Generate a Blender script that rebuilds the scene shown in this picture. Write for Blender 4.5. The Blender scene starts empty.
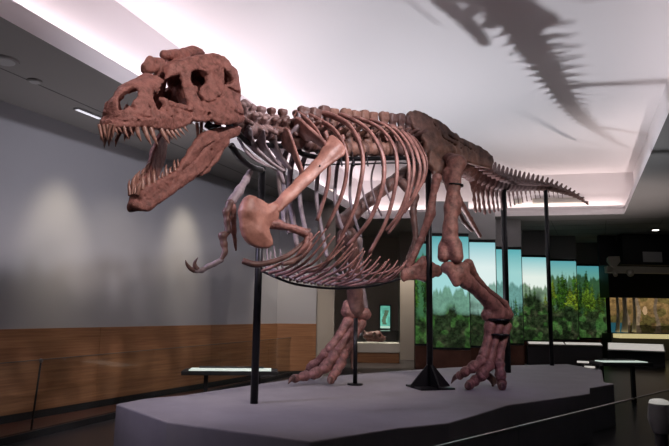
import bpy, math, random
import numpy as np
from mathutils import Vector, Matrix

random.seed(7)
sc = bpy.context.scene
COL = sc.collection
# ------------------------------------------------------------------ camera maths (a real lens: 32 mm, tilted up 8.4 degrees)
F = 600.; CX = 334.5; CY = 223.; EYE = 1.5
PIT = math.atan(89 / F); RHO = .016
FW = np.array([0, math.cos(PIT), math.sin(PIT)]); U0 = np.array([0, -math.sin(PIT), math.cos(PIT)]); R0 = np.array([1., 0, 0])
RT = math.cos(RHO) * R0 + math.sin(RHO) * U0; UP = -math.sin(RHO) * R0 + math.cos(RHO) * U0
CAM = np.array([0, 0, EYE])
def ray(px, py): return FW + (px - CX) / F * RT - (py - CY) / F * UP
def P(px, py, d):                      # the point seen at a pixel, d metres in front
    r = ray(px, py); return CAM + r * d / r[1]
def Z(px, py, z):                      # the point seen at a pixel on a level plane
    r = ray(px, py); return CAM + r * (z - EYE) / r[2]
PLAT = .57
# ------------------------------------------------------------------ object helpers
def tag(o, label=None, cat=None, group=None, kind=None):
    for k, v in (('label', label), ('category', cat), ('group', group), ('kind', kind)):
        if v: o[k] = v
    return o
def link(o, parent=None):
    COL.objects.link(o)
    if parent: o.parent = parent
    return o
ROOTLOC = {}
def empty(name, loc, label, cat, group=None, rz=0):
    o = bpy.data.objects.new(name, None); o.location = loc; o.rotation_euler = (0, 0, rz); o.empty_display_size = .1
    COL.objects.link(o); ROOTLOC[o.name] = np.array(loc, float)
    return tag(o, label, cat, group)
def mesh_obj(name, V, Fc, mat, parent=None, smooth=False, center=True, base=None):
    """V are world coordinates when the root has no rotation; origin goes to the middle of the mesh"""
    V = np.asarray(V, float)
    c = (V.min(0) + V.max(0)) / 2 if center else np.zeros(3)
    me = bpy.data.meshes.new(name); me.from_pydata((V - c).tolist(), [], [list(map(int, f)) for f in Fc])
    if smooth: me.polygons.foreach_set('use_smooth', [True] * len(me.polygons))
    if mat: me.materials.append(mat)
    me.update()
    o = bpy.data.objects.new(name, me); COL.objects.link(o)
    off = np.zeros(3)
    q = parent
    while q is not None:
        off = off + np.array(q.location); q = q.parent
    o.location = (c - off).tolist()
    if parent: o.parent = parent
    return o
class MB:
    def __init__(s): s.V = []; s.F = []
    def add(s, V, Fc):
        n = len(s.V); s.V += [list(map(float, v)) for v in V]; s.F += [[i + n for i in f] for f in Fc]; return s
    def box(s, c, sz, ax=None, rz=0):
        c = np.array(c, float); h = np.array(sz, float) / 2
        if ax is None: ax = np.array([[math.cos(rz), math.sin(rz), 0], [-math.sin(rz), math.cos(rz), 0], [0, 0, 1]])
        V = []
        for x in (-1, 1):
            for y in (-1, 1):
                for z in (-1, 1): V.append(c + x * h[0] * ax[0] + y * h[1] * ax[1] + z * h[2] * ax[2])
        return s.add(V, [(0, 1, 3, 2), (4, 6, 7, 5), (0, 4, 5, 1), (2, 3, 7, 6), (0, 2, 6, 4), (1, 5, 7, 3)])
    def prism(s, poly, z0, z1):
        n = len(poly); V = [(p[0], p[1], z0) for p in poly] + [(p[0], p[1], z1) for p in poly]
        Fc = [list(range(n))[::-1], list(range(n, 2 * n))] + [(i, (i + 1) % n, n + (i + 1) % n, n + i) for i in range(n)]
        return s.add(V, Fc)
    def cyl(s, a, b, ra, rb=None, n=16):
        V, Fc = sweep([a, b], [(ra, ra), ((rb if rb is not None else ra),) * 2], n, res=1); return s.add(V, Fc)
    def tube(s, pts, r, n=10, res=6):
        V, Fc = sweep(pts, [(r, r)] * len(pts), n, res); return s.add(V, Fc)
    def build(s, name, mat, parent=None, smooth=False, bevel=0):
        o = mesh_obj(name, s.V, s.F, mat, parent, smooth)
        if bevel:
            m = o.modifiers.new('bevel', 'BEVEL'); m.width = bevel; m.segments = 2; m.limit_method = 'ANGLE'
        return o
def catmull(pts, res):
    pts = np.asarray(pts, float); n = len(pts)
    if n == 2 or res <= 1: return pts, np.arange(n)
    Pp = np.vstack([2 * pts[0] - pts[1], pts, 2 * pts[-1] - pts[-2]]); out = []; par = []
    for i in range(n - 1):
        p0, p1, p2, p3 = Pp[i:i + 4]
        for k in range(res):
            t = k / res
            out.append(.5 * (2 * p1 + (p2 - p0) * t + (2 * p0 - 5 * p1 + 4 * p2 - p3) * t * t + (3 * p1 - p0 - 3 * p2 + p3) * t ** 3)); par.append(i + t)
    out.append(pts[-1]); par.append(n - 1)
    return np.array(out), np.array(par)
def sweep(pts, rad, n=12, res=8, up=(0, 0, 1)):
    """tube with an elliptical section: rad = (across, along up)"""
    rad = np.asarray(rad, float); C, par = catmull(pts, res)
    ra = np.interp(par, np.arange(len(rad)), rad[:, 0]); rb = np.interp(par, np.arange(len(rad)), rad[:, 1])
    T = np.gradient(C, axis=0); T /= np.linalg.norm(T, axis=1)[:, None]
    up = np.array(up, float); V = []; Fc = []
    prev = None
    for i in range(len(C)):
        t = T[i]; b = up if prev is None else prev
        b = b - t * (b @ t)
        if np.linalg.norm(b) < 1e-3: b = np.array([1., .3, .2]); b = b - t * (b @ t)
        b /= np.linalg.norm(b); prev = b; a = np.cross(t, b)
        for k in range(n):
            g = 2 * math.pi * k / n; V.append(C[i] + a * math.cos(g) * ra[i] + b * math.sin(g) * rb[i])
    for i in range(len(C) - 1):
        for k in range(n):
            k2 = (k + 1) % n; Fc.append((i * n + k, i * n + k2, (i + 1) * n + k2, (i + 1) * n + k))
    Fc.append(list(range(n))[::-1]); Fc.append([(len(C) - 1) * n + k for k in range(n)])
    return V, Fc
# ------------------------------------------------------------------ signed-distance bones -> meshes (surface nets)
def nets(vals, lo, h):
    nx, ny, nz = vals.shape; s = vals < 0
    c = [s[i:nx - 1 + i, j:ny - 1 + j, k:nz - 1 + k] for i in (0, 1) for j in (0, 1) for k in (0, 1)]
    cnt = sum(x.astype(np.int8) for x in c); act = (cnt > 0) & (cnt < 8)
    idx = np.argwhere(act); N = len(idx)
    num = -np.ones(act.shape, np.int32); num[tuple(idx.T)] = np.arange(N)
    off = np.array([(i, j, k) for i in (0, 1) for j in (0, 1) for k in (0, 1)])
    cv = np.stack([vals[idx[:, 0] + o[0], idx[:, 1] + o[1], idx[:, 2] + o[2]] for o in off], 1)
    acc = np.zeros((N, 3)); w = np.zeros(N)
    for a in range(8):
        for b in range(a + 1, 8):
            if np.abs(off[a] - off[b]).sum() != 1: continue
            m = (cv[:, a] < 0) != (cv[:, b] < 0)
            t = np.where(m, cv[:, a] / np.where(m, cv[:, a] - cv[:, b], 1), 0)
            acc += (off[a] + t[:, None] * (off[b] - off[a])) * m[:, None]; w += m
    V = lo + h * (idx + acc / w[:, None]); Fc = []
    def quads(m, d1, d2, flip_axis):
        e = np.argwhere(m)
        return e
    for ax in range(3):
        sl0 = [slice(1, -1)] * 3; sl1 = [slice(1, -1)] * 3
        sl0[ax] = slice(0, -1); sl1[ax] = slice(1, None)
        A = s[tuple(sl0)]; B = s[tuple(sl1)]
        e = np.argwhere(A != B)
        if len(e) == 0: continue
        inside = A[tuple(e.T)]
        g = e.copy(); o1, o2 = [(1, 2), (2, 0), (0, 1)][ax]
        g[:, o1] += 1; g[:, o2] += 1
        def cell(d1, d2):
            q = g.copy(); q[:, o1] -= d1; q[:, o2] -= d2
            return num[tuple(q.T)]
        Q = np.stack([cell(1, 1), cell(0, 1), cell(0, 0), cell(1, 0)], 1)
        Q[~inside] = Q[~inside][:, ::-1]
        Fc.append(Q)
    return V, np.concatenate(Fc)
_rng = np.random.RandomState(3)
def lumps(X, Y, Zz, f, amp, seed=0):
    r = np.random.RandomState(seed); out = 0
    for i in range(5):
        d = r.normal(size=3); d *= f * (1 + .6 * i) / np.linalg.norm(d)
        e = r.normal(size=3); e *= f * .7 / np.linalg.norm(e)
        out = out + np.sin(X * d[0] + Y * d[1] + Zz * d[2] + r.rand() * 6 + 1.5 * np.sin(X * e[0] + Y * e[1] + Zz * e[2] + r.rand() * 6)) / (1 + .6 * i)
    return amp * out / 2
def smin(a, b, k):
    h = np.clip(.5 + .5 * (b - a) / k, 0, 1); return b + (a - b) * h - k * h * (1 - h)
def smax(a, b, k): return -smin(-a, -b, k)
def seg(X, Y, Zz, a, b, ra, rb, flat=None):
    a = np.array(a, float); b = np.array(b, float); ab = b - a; L2 = ab @ ab + 1e-12
    px, py, pz = X - a[0], Y - a[1], Zz - a[2]
    t = np.clip((px * ab[0] + py * ab[1] + pz * ab[2]) / L2, 0, 1)
    qx, qy, qz = px - t * ab[0], py - t * ab[1], pz - t * ab[2]
    if flat is not None:
        n = np.array(flat[0], float); n /= np.linalg.norm(n); k = flat[1]
        dn = qx * n[0] + qy * n[1] + qz * n[2]
        qx, qy, qz = qx + (k - 1) * dn * n[0], qy + (k - 1) * dn * n[1], qz + (k - 1) * dn * n[2]
    d = np.sqrt(qx * qx + qy * qy + qz * qz) - (ra + (rb - ra) * t)
    return d / (flat[1] if flat is not None else 1)
def bone(name, caps, h, mat, parent, k=.03, cut=(), amp=.004, freq=40, seed=1, boxes=()):
    """caps: (a, b, ra, rb[, flat]) blended into one smooth solid; cut: the same, carved out"""
    pts = np.array([q for c in caps for q in (np.array(c[0]) - max(c[2], c[3]), np.array(c[0]) + max(c[2], c[3]), np.array(c[1]) - max(c[2], c[3]), np.array(c[1]) + max(c[2], c[3]))])
    pts = np.vstack([pts] + [[np.array(b[0]) - b[1], np.array(b[0]) + b[1]] for b in boxes])
    lo = pts.min(0) - 3 * h - amp; hi = pts.max(0) + 3 * h + amp
    n = np.ceil((hi - lo) / h).astype(int) + 1
    X, Y, Zz = np.meshgrid(*[lo[i] + h * np.arange(n[i]) for i in range(3)], indexing='ij')
    d = None
    for c in caps:
        e = seg(X, Y, Zz, *c); d = e if d is None else smin(d, e, k)
    for b in boxes: d = smin(d, rbox(X, Y, Zz, *b), k)
    for c in cut: d = smax(d, -seg(X, Y, Zz, *c), k * .5)
    d = d + lumps(X, Y, Zz, freq, amp, seed)
    V, Fc = nets(d, lo, h)
    return mesh_obj(name, V, Fc, mat, parent, smooth=True)
def rbox(X, Y, Zz, c, hs, r):
    qx, qy, qz = np.abs(X - c[0]) - hs[0] + r, np.abs(Y - c[1]) - hs[1] + r, np.abs(Zz - c[2]) - hs[2] + r
    return np.sqrt(np.maximum(qx, 0) ** 2 + np.maximum(qy, 0) ** 2 + np.maximum(qz, 0) ** 2) + np.minimum(np.maximum(qx, np.maximum(qy, qz)), 0) - r
def chain(pts, radii, flat=None):
    return [(pts[i], pts[i + 1], radii[i], radii[i + 1]) + ((flat,) if flat else ()) for i in range(len(pts) - 1)]
def psd(poly, x, y):
    """signed distance to a closed polygon, negative inside"""
    poly = np.asarray(poly, float); d = np.full(np.broadcast(x, y).shape, 1e9); ins = np.zeros(d.shape, bool); n = len(poly)
    for i in range(n):
        a = poly[i]; b = poly[(i + 1) % n]; e = b - a
        t = np.clip(((x - a[0]) * e[0] + (y - a[1]) * e[1]) / (e @ e + 1e-12), 0, 1)
        d = np.minimum(d, (x - a[0] - t * e[0]) ** 2 + (y - a[1] - t * e[1]) ** 2)
        cr = (a[1] > y) != (b[1] > y)
        with np.errstate(divide='ignore', invalid='ignore'):
            ins ^= cr & (x < (b[0] - a[0]) * (y - a[1]) / (b[1] - a[1] if b[1] != a[1] else 1e-12) + a[0])
    d = np.sqrt(d); return np.where(ins, -d, d)
def pld(line, x, y):
    line = np.asarray(line, float); d = np.full(np.broadcast(x, y).shape, 1e9)
    for i in range(len(line) - 1):
        a = line[i]; e = line[i + 1] - a
        t = np.clip(((x - a[0]) * e[0] + (y - a[1]) * e[1]) / (e @ e + 1e-12), 0, 1)
        d = np.minimum(d, (x - a[0] - t * e[0]) ** 2 + (y - a[1] - t * e[1]) ** 2)
    return np.sqrt(d)
# ------------------------------------------------------------------ materials
def mat(name, col, rough=.6, metal=0, emis=None, es=0, noise=None, bump=None, spec=.5, trans=0, coords='Object'):
    m = bpy.data.materials.new(name); m.use_nodes = True; nt = m.node_tree; N = nt.nodes; L = nt.links
    b = N['Principled BSDF']; b.inputs['Base Color'].default_value = (*col, 1); b.inputs['Roughness'].default_value = rough
    b.inputs['Metallic'].default_value = metal; b.inputs['Specular IOR Level'].default_value = spec
    if trans: b.inputs['Transmission Weight'].default_value = trans
    if emis: b.inputs['Emission Color'].default_value = (*emis, 1); b.inputs['Emission Strength'].default_value = es
    tc = N.new('ShaderNodeTexCoord')
    if noise:                                   # (scale, other colour, detail, low, high)
        t = N.new('ShaderNodeTexNoise'); t.inputs['Scale'].default_value = noise[0]; t.inputs['Detail'].default_value = noise[2]; t.inputs['Roughness'].default_value = .65
        L.new(tc.outputs[coords], t.inputs['Vector'])
        r = N.new('ShaderNodeValToRGB'); r.color_ramp.elements[0].position = noise[3]; r.color_ramp.elements[1].position = noise[4]
        r.color_ramp.elements[0].color = (*noise[1], 1); r.color_ramp.elements[1].color = (*col, 1)
        L.new(t.outputs['Fac'], r.inputs['Fac']); L.new(r.outputs['Color'], b.inputs['Base Color'])
    if bump:
        t2 = N.new('ShaderNodeTexNoise'); t2.inputs['Scale'].default_value = bump[0]; t2.inputs['Detail'].default_value = 6
        L.new(tc.outputs[coords], t2.inputs['Vector'])
        bp = N.new('ShaderNodeBump'); bp.inputs['Strength'].default_value = bump[1]; bp.inputs['Distance'].default_value = bump[2]
        L.new(t2.outputs['Fac'], bp.inputs['Height']); L.new(bp.outputs['Normal'], b.inputs['Normal'])
    return m
M = {}
M['skull'] = mat('skull fossil', (.37, .16, .135), .6, noise=(17, (.13, .052, .043), 10, .28, .56), bump=(48, .8, .013))
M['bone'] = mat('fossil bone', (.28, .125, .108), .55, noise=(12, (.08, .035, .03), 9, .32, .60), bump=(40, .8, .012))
M['rib'] = mat('rib fossil', (.38, .185, .155), .45, noise=(6, (.12, .05, .042), 6, .36, .66), bump=(40, .4, .006))
M['pale'] = mat('shoulder fossil', (.44, .215, .165), .48, noise=(5, (.19, .08, .06), 6, .3, .66), bump=(30, .35, .008))
M['cast'] = mat('grey cast bone', (.26, .205, .22), .5, noise=(8, (.14, .11, .12), 5, .3, .65), bump=(35, .3, .006))
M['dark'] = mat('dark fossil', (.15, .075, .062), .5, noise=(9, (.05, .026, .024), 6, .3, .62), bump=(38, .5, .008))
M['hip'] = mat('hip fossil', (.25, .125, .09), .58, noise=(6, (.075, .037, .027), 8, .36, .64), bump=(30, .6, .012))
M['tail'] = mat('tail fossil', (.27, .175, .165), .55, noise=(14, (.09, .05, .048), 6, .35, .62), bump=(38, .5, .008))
M['tooth'] = mat('tooth enamel', (.46, .25, .20), .3, noise=(30, (.24, .11, .085), 4, .3, .6))
M['steel'] = mat('black steel', (.012, .012, .014), .38, .6)
M['rod'] = mat('grey rod', (.10, .10, .12), .35, .8)
M['platform'] = mat('grey platform', (.25, .24, .255), .7, noise=(2.5, (.22, .21, .225), 6, .35, .65), bump=(60, .12, .003), coords='Object')
M['wall'] = mat('grey wall paint', (.40, .40, .425), .8, bump=(80, .1, .002))
M['paint'] = mat('beige paint', (.42, .38, .33), .8, bump=(80, .1, .002))
M['ceil'] = mat('tile ceiling', (.27, .26, .25), .9, bump=(120, .2, .003))
M['white'] = mat('white plaster', (.80, .77, .78), .85, bump=(60, .08, .002))
M['floor'] = mat('dark floor', (.035, .033, .037), .3, noise=(3, (.027, .024, .026), 4, .3, .7))
M['woodfloor'] = mat('red wood floor', (.14, .055, .035), .35, noise=(3, (.09, .035, .024), 4, .3, .7))
M['black'] = mat('matt black', (.012, .012, .013), .6)
M['charcoal'] = mat('charcoal paint', (.045, .042, .045), .7)
M['header'] = mat('grey header', (.40, .40, .40), .8)
M['redwood'] = mat('red brown panel', (.16, .065, .04), .5, noise=(4, (.10, .04, .025), 4, .3, .7))
M['lit'] = mat('lit glass top', (.8, .85, .8), .3, emis=(.70, .85, .75), es=.6)
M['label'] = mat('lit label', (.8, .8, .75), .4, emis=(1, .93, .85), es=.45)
M['yellow'] = mat('lit shelf edge', (.8, .7, .4), .4, emis=(.95, .80, .40), es=.55)
M['lamp'] = mat('lamp glow', (1, 1, 1), .4, emis=(1, .95, .88), es=6)
M['slot'] = mat('lamp slot', (1, 1, 1), .4, emis=(.9, .9, 1), es=.8)
M['cream'] = mat('cream paint', (.5, .46, .38), .6)
M['metal'] = mat('brushed metal', (.45, .43, .42), .3, 1)
M['plinth'] = mat('white plinth', (.62, .58, .52), .6)
def glass_mat():
    m = bpy.data.materials.new('clear glass'); m.use_nodes = True; nt = m.node_tree; N = nt.nodes; L = nt.links; N.clear()
    o = N.new('ShaderNodeOutputMaterial'); t = N.new('ShaderNodeBsdfTransparent'); g = N.new('ShaderNodeBsdfGlossy'); g.inputs['Roughness'].default_value = .02
    t.inputs['Color'].default_value = (.93, .95, .95, 1)
    lw = N.new('ShaderNodeLayerWeight'); lw.inputs['Blend'].default_value = .5; pw = N.new('ShaderNodeMath'); pw.operation = 'POWER'; pw.inputs[1].default_value = 5
    f = N.new('ShaderNodeMath'); f.operation = 'MULTIPLY_ADD'; f.inputs[1].default_value = .5; f.inputs[2].default_value = .02; x = N.new('ShaderNodeMixShader')
    L.new(lw.outputs['Facing'], pw.inputs[0]); L.new(pw.outputs[0], f.inputs[0]); L.new(f.outputs[0], x.inputs[0]); L.new(t.outputs[0], x.inputs[1]); L.new(g.outputs[0], x.inputs[2]); L.new(x.outputs[0], o.inputs[0]); return m
M['glass'] = glass_mat(); M['edge'] = mat('glass edge', (.06, .07, .07), .3)
def wood_mat():
    m = mat('oak panelling', (.42, .20, .085), .42); nt = m.node_tree; N = nt.nodes; L = nt.links; b = N['Principled BSDF']
    tc = N.new('ShaderNodeTexCoord'); mp = N.new('ShaderNodeMapping'); mp.inputs['Scale'].default_value = (.45, .45, 14)
    L.new(tc.outputs['Object'], mp.inputs['Vector'])
    t = N.new('ShaderNodeTexNoise'); t.inputs['Scale'].default_value = 2.2; t.inputs['Detail'].default_value = 8; t.inputs['Roughness'].default_value = .6
    L.new(mp.outputs[0], t.inputs['Vector'])
    r = N.new('ShaderNodeValToRGB'); r.color_ramp.elements[0].position = .3; r.color_ramp.elements[1].position = .7
    r.color_ramp.elements[0].color = (.22, .095, .045, 1); r.color_ramp.elements[1].color = (.42, .21, .10, 1)
    L.new(t.outputs['Fac'], r.inputs['Fac']); L.new(r.outputs[0], b.inputs['Base Color']); return m
M['wood'] = wood_mat()
def vcol_mat(name, strength):
    m = bpy.data.materials.new(name); m.use_nodes = True; nt = m.node_tree; N = nt.nodes; L = nt.links
    b = N['Principled BSDF']; b.inputs['Base Color'].default_value = (.01, .01, .01, 1); b.inputs['Roughness'].default_value = .25
    a = N.new('ShaderNodeVertexColor'); a.layer_name = 'picture'
    L.new(a.outputs[0], b.inputs['Emission Color']); b.inputs['Emission Strength'].default_value = strength; return m
M['video'] = vcol_mat('video picture', .85); M['mural'] = vcol_mat('lit mural picture', .8)
def picture(name, o, ux, uz, w, h, img, mtl, parent=None):
    """flat screen: img is an array (rows from the top, cols, 3) of linear colours, one quad per pixel"""
    H, W, _ = img.shape; o = np.array(o, float); ux = np.array(ux, float); uz = np.array(uz, float)
    gx, gz = np.meshgrid(np.arange(W + 1) / W * w, np.arange(H + 1) / H * h)
    V = o + gx.reshape(-1, 1) * ux + (h - gz.reshape(-1, 1)) * uz
    i = (np.arange(H)[:, None] * (W + 1) + np.arange(W)[None]).reshape(-1)
    Fc = np.stack([i, i + W + 1, i + W + 2, i + 1], 1)
    ob = mesh_obj(name, V, Fc, mtl, parent); me = ob.data
    at = me.color_attributes.new('picture', 'FLOAT_COLOR', 'CORNER')
    c = np.ones((H * W, 4, 4), np.float32); c[:, :, :3] = img.reshape(-1, 1, 3); at.data.foreach_set('color', c.ravel()); return ob
# ================================================================== THE SKELETON
RLOC = np.array([.9, 7.6, PLAT])
SK = empty('dinosaur_skeleton', RLOC, 'huge reddish-brown mounted dinosaur skeleton with open jaws standing on the grey platform', 'skeleton')
# sagittal plane of the trunk
SAC = np.array([1.27, 7.95]); AX = np.array([.667, .745]); LAT = np.array([.745, -.667, 0])
def onplane(px, py, off=0.):                 # the point on (or beside) the trunk's middle plane seen at a pixel
    r = ray(px, py); n = LAT; o = np.array([SAC[0], SAC[1], 0]) + off * n
    return CAM + r * (((o - CAM) @ n) / (r @ n))
def mirror(p):
    p = np.array(p, float); o = np.array([SAC[0], SAC[1], 0]); return p - 2 * ((p - o) @ LAT) * LAT
# ---- skull frame
TIP = np.array([-1.53, 3.92]); U = np.array([.286, .958]); NL = np.array([.958, -.286])
def plan_poly(prof):
    a = np.array(prof, float); return np.vstack([a, (a * [1, -1])[::-1][1:-1] if a[0, 1] == 0 else (a * [1, -1])[::-1]])
SKP = [(0, 0), (.006, .05), (.03, .10), (.08, .145), (.2, .18), (.45, .21), (.7, .265), (.9, .335), (1.1, .395), (1.22, .40), (1.26, .38), (1.27, 0)]
JWP = [(.02, 0), (.026, .03), (.05, .06), (.1, .085), (.28, .135), (.5, .20), (.74, .28), (.92, .345), (1.0, .365), (1.03, .35), (1.035, 0)]
class Plan:
    def __init__(s, prof, tip, kz):
        s.poly = plan_poly(prof); s.tip = np.array(tip); s.kz = kz
        s.g = .004; s.x0 = -.25; s.nx = 460; s.ny = 220
        x, y = np.meshgrid(s.x0 + s.g * np.arange(s.nx), s.g * np.arange(s.ny), indexing='ij'); s.T = psd(s.poly, x, y)
    def loc(s, x, y): dx, dy = x - s.tip[0], y - s.tip[1]; return dx * U[0] + dy * U[1], dx * NL[0] + dy * NL[1]
    def sd(s, a, w, z):
        k = s.kz(a, z); wv = np.abs(w) / k
        i = np.clip((a - s.x0) / s.g, 0, s.nx - 1.001); j = np.clip(wv / s.g, 0, s.ny - 1.001)
        i0 = i.astype(int); j0 = j.astype(int); fi = i - i0; fj = j - j0; T = s.T
        return (T[i0, j0] * (1 - fi) * (1 - fj) + T[i0 + 1, j0] * fi * (1 - fj) + T[i0, j0 + 1] * (1 - fi) * fj + T[i0 + 1, j0 + 1] * fi * fj) * np.minimum(1, k + .15)
    def hit(s, px, py):                      # where the ray meets the left face: (along, up)
        r = ray(px, py); kk = np.arange(3.6, 5.9, .003); q = CAM + r * (kk / r[1])[:, None]
        a, w = s.loc(q[:, 0], q[:, 1]); d = s.sd(a, w, q[:, 2]); d = np.where(w < -.02, d + .5, d)
        ins = np.where(d < 0)[0]; i = ins[0] if len(ins) else int(np.argmin(d))
        return a[i], q[i, 2], q[i]
    def mid(s, px, py, w=0.):                # where the ray meets the plane at w from the middle
        r = ray(px, py); n = np.array([NL[0], NL[1], 0]); o = np.array([s.tip[0], s.tip[1], 0]) + w * n
        return CAM + r * (((o - CAM) @ n) / (r @ n))
SIL = [(99.5, 121), (100.8, 112), (105.8, 102), (112.8, 92.6), (120, 85), (130.7, 80.2), (141, 75)]      # outline of the snout's bridge
def mid0(px, py, w):
    r = ray(px, py); n = np.array([NL[0], NL[1], 0]); o = np.array([TIP[0], TIP[1], 0]) + w * n
    q = CAM + r * (((o - CAM) @ n) / (r @ n)); return (q[0] - TIP[0]) * U[0] + (q[1] - TIP[1]) * U[1], q[2]
_m = np.array([mid0(*p, -.05) for p in SIL]); _m = _m[np.argsort(_m[:, 0])]
_zs = np.maximum.accumulate(_m[:, 1])
def kz_skull(a, z):
    zb = 2.67 + .28 * a; H = np.interp(a, _m[:, 0], _zs) + .012 - zb; H = np.maximum(H, .12)
    ks = np.sqrt(np.clip(1 - np.clip((z - zb) / H, 0, 1) ** 2.6, .02, 1))
    kb = 1 - np.interp(a, [.75, 1.1], [.48, .24]) * np.clip((z - zb - .10) / .55, 0, 1)
    t = np.clip((a - .52) / .22, 0, 1); t = t * t * (3 - 2 * t)
    return ks * (1 - t) + kb * t
SP = Plan(SKP, TIP, kz_skull); JP = Plan(JWP, TIP + .275 * U + .012 * NL, lambda a, z: np.ones_like(a))
def carve(pl, poly, dep, A, W, Zz):
    """a hole through the side wall, cut square to the surface there (both sides)"""
    q = np.array([pl.hit(*p)[2] for p in poly]); c = q.mean(0); vt = np.linalg.svd(q - c)[2]; n = vt[2]
    if n @ np.array([NL[0], NL[1], 0]) < 0: n = -n
    e1 = vt[0]; e2 = np.cross(n, e1); f = lambda v: np.array([v[0] * U[0] + v[1] * U[1], v[0] * NL[0] + v[1] * NL[1], v[2]])
    la, lw = pl.loc(c[0], c[1]); L0 = np.array([la, lw, c[2]]); n, E1, E2 = f(n), f(e1), f(e2)
    dx, dy, dz = A - L0[0], np.abs(W) - L0[1], Zz - L0[2]
    x = dx * E1[0] + dy * E1[1] + dz * E1[2]; y = dx * E2[0] + dy * E2[1] + dz * E2[2]; h = dx * n[0] + dy * n[1] + dz * n[2]
    p2 = np.stack([(q - c) @ e1, (q - c) @ e2], 1)
    return smax(psd(p2, x, y), np.abs(h) - dep, .01)
def hits(pl, pts): return np.array([pl.hit(*p)[:2] if len(p) == 2 else mid0(p[0], p[1], p[2]) for p in pts])
def shell(name, pl, outline, holes, th, h, extra, mtl, amp, seed, k=.02):
    O = hits(pl, outline)
    a0, a1 = -.06, max(O[:, 0].max(), 1.27) + .08; z0, z1 = O[:, 1].min() - .1, O[:, 1].max() + .16; w1 = .48
    a = np.arange(a0, a1, h); w = np.arange(-w1, w1, h); z = np.arange(z0, z1, h)
    A2, Z2 = np.meshgrid(a, z, indexing='ij'); d2 = psd(O, A2, Z2)
    A, W, Zz = np.meshgrid(a, w, z, indexing='ij')
    pd = pl.sd(A, W, Zz); thk = th(A, Zz) if callable(th) else th
    d = smax(d2[:, None, :], np.abs(pd + thk / 2) - thk / 2, k)
    d = extra(d, A, W, Zz, A2, Z2, pd, O)
    for q, dep in holes: d = smax(d, -carve(pl, q, dep, A, W, Zz), .012)
    d = d + lumps(A, W, Zz, 26, amp, seed) + lumps(A, W, Zz, 75, amp * .5, seed + 5) + lumps(A, W, Zz, 160, amp * .35, seed + 7)
    V, Fc = nets(d, np.array([a[0], w[0], z[0]]), h)
    X = np.stack([pl.tip[0] + V[:, 0] * U[0] + V[:, 1] * NL[0], pl.tip[1] + V[:, 0] * U[1] + V[:, 1] * NL[1], V[:, 2]], 1)
    return mesh_obj(name, X, Fc[:, ::-1], mtl, SK, smooth=True)
SK_OUT = [(99.5, 128.5), (94, 126, -.05), (92, 112, -.05), (98, 95, -.05), (110, 80, -.05), (127, 71, -.05), (141, 68, -.05), (148, 71.5), (152, 71), (160, 67.5), (172, 63.5), (184, 61), (193, 58.5), (205, 55),
          (215, 54.1), (223.8, 56.1), (230.6, 62.9), (237.3, 72.3), (241.3, 83), (243.7, 91.1), (243, 97), (244.5, 106), (247, 117), (244, 122.8), (227.9, 124.2), (221, 123.7),
          (213, 119.5), (205, 121.5), (198.3, 121), (192.5, 120), (187, 125), (180, 128.5), (173.8, 130.5), (163, 129.5), (146.9, 128.2), (125.4, 128.3)]
NARIS = [(117.5, 98.5), (122.7, 91.5), (130, 87), (137.5, 87.8), (139, 92), (137.5, 97), (131.5, 102.8), (124, 109), (118.6, 109)]
ANTORB = [(162, 84), (166, 78), (174, 75), (180.5, 73.2), (183, 82), (185, 92.8), (189.4, 100.9), (188.6, 104.6), (176.5, 103), (167, 99), (161, 92.8)]
ORBIT = [(191.3, 71), (195, 69), (201, 69.4), (207.6, 75.4), (206.5, 82.1), (200.5, 86.3), (200.5, 92), (204.7, 98.6), (204, 101), (199, 96.5), (195.3, 88.5), (191.3, 79.4)]
LTF = [(224, 67), (229, 71.5), (234.5, 79.4), (232, 83.2), (225.2, 84.4)]
CRACK = [(203, 100.5), (210, 102), (217, 99), (224, 93), (225.5, 87.5), (226.8, 88), (225.5, 95), (218.5, 101), (211, 104), (204, 103)]
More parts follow.
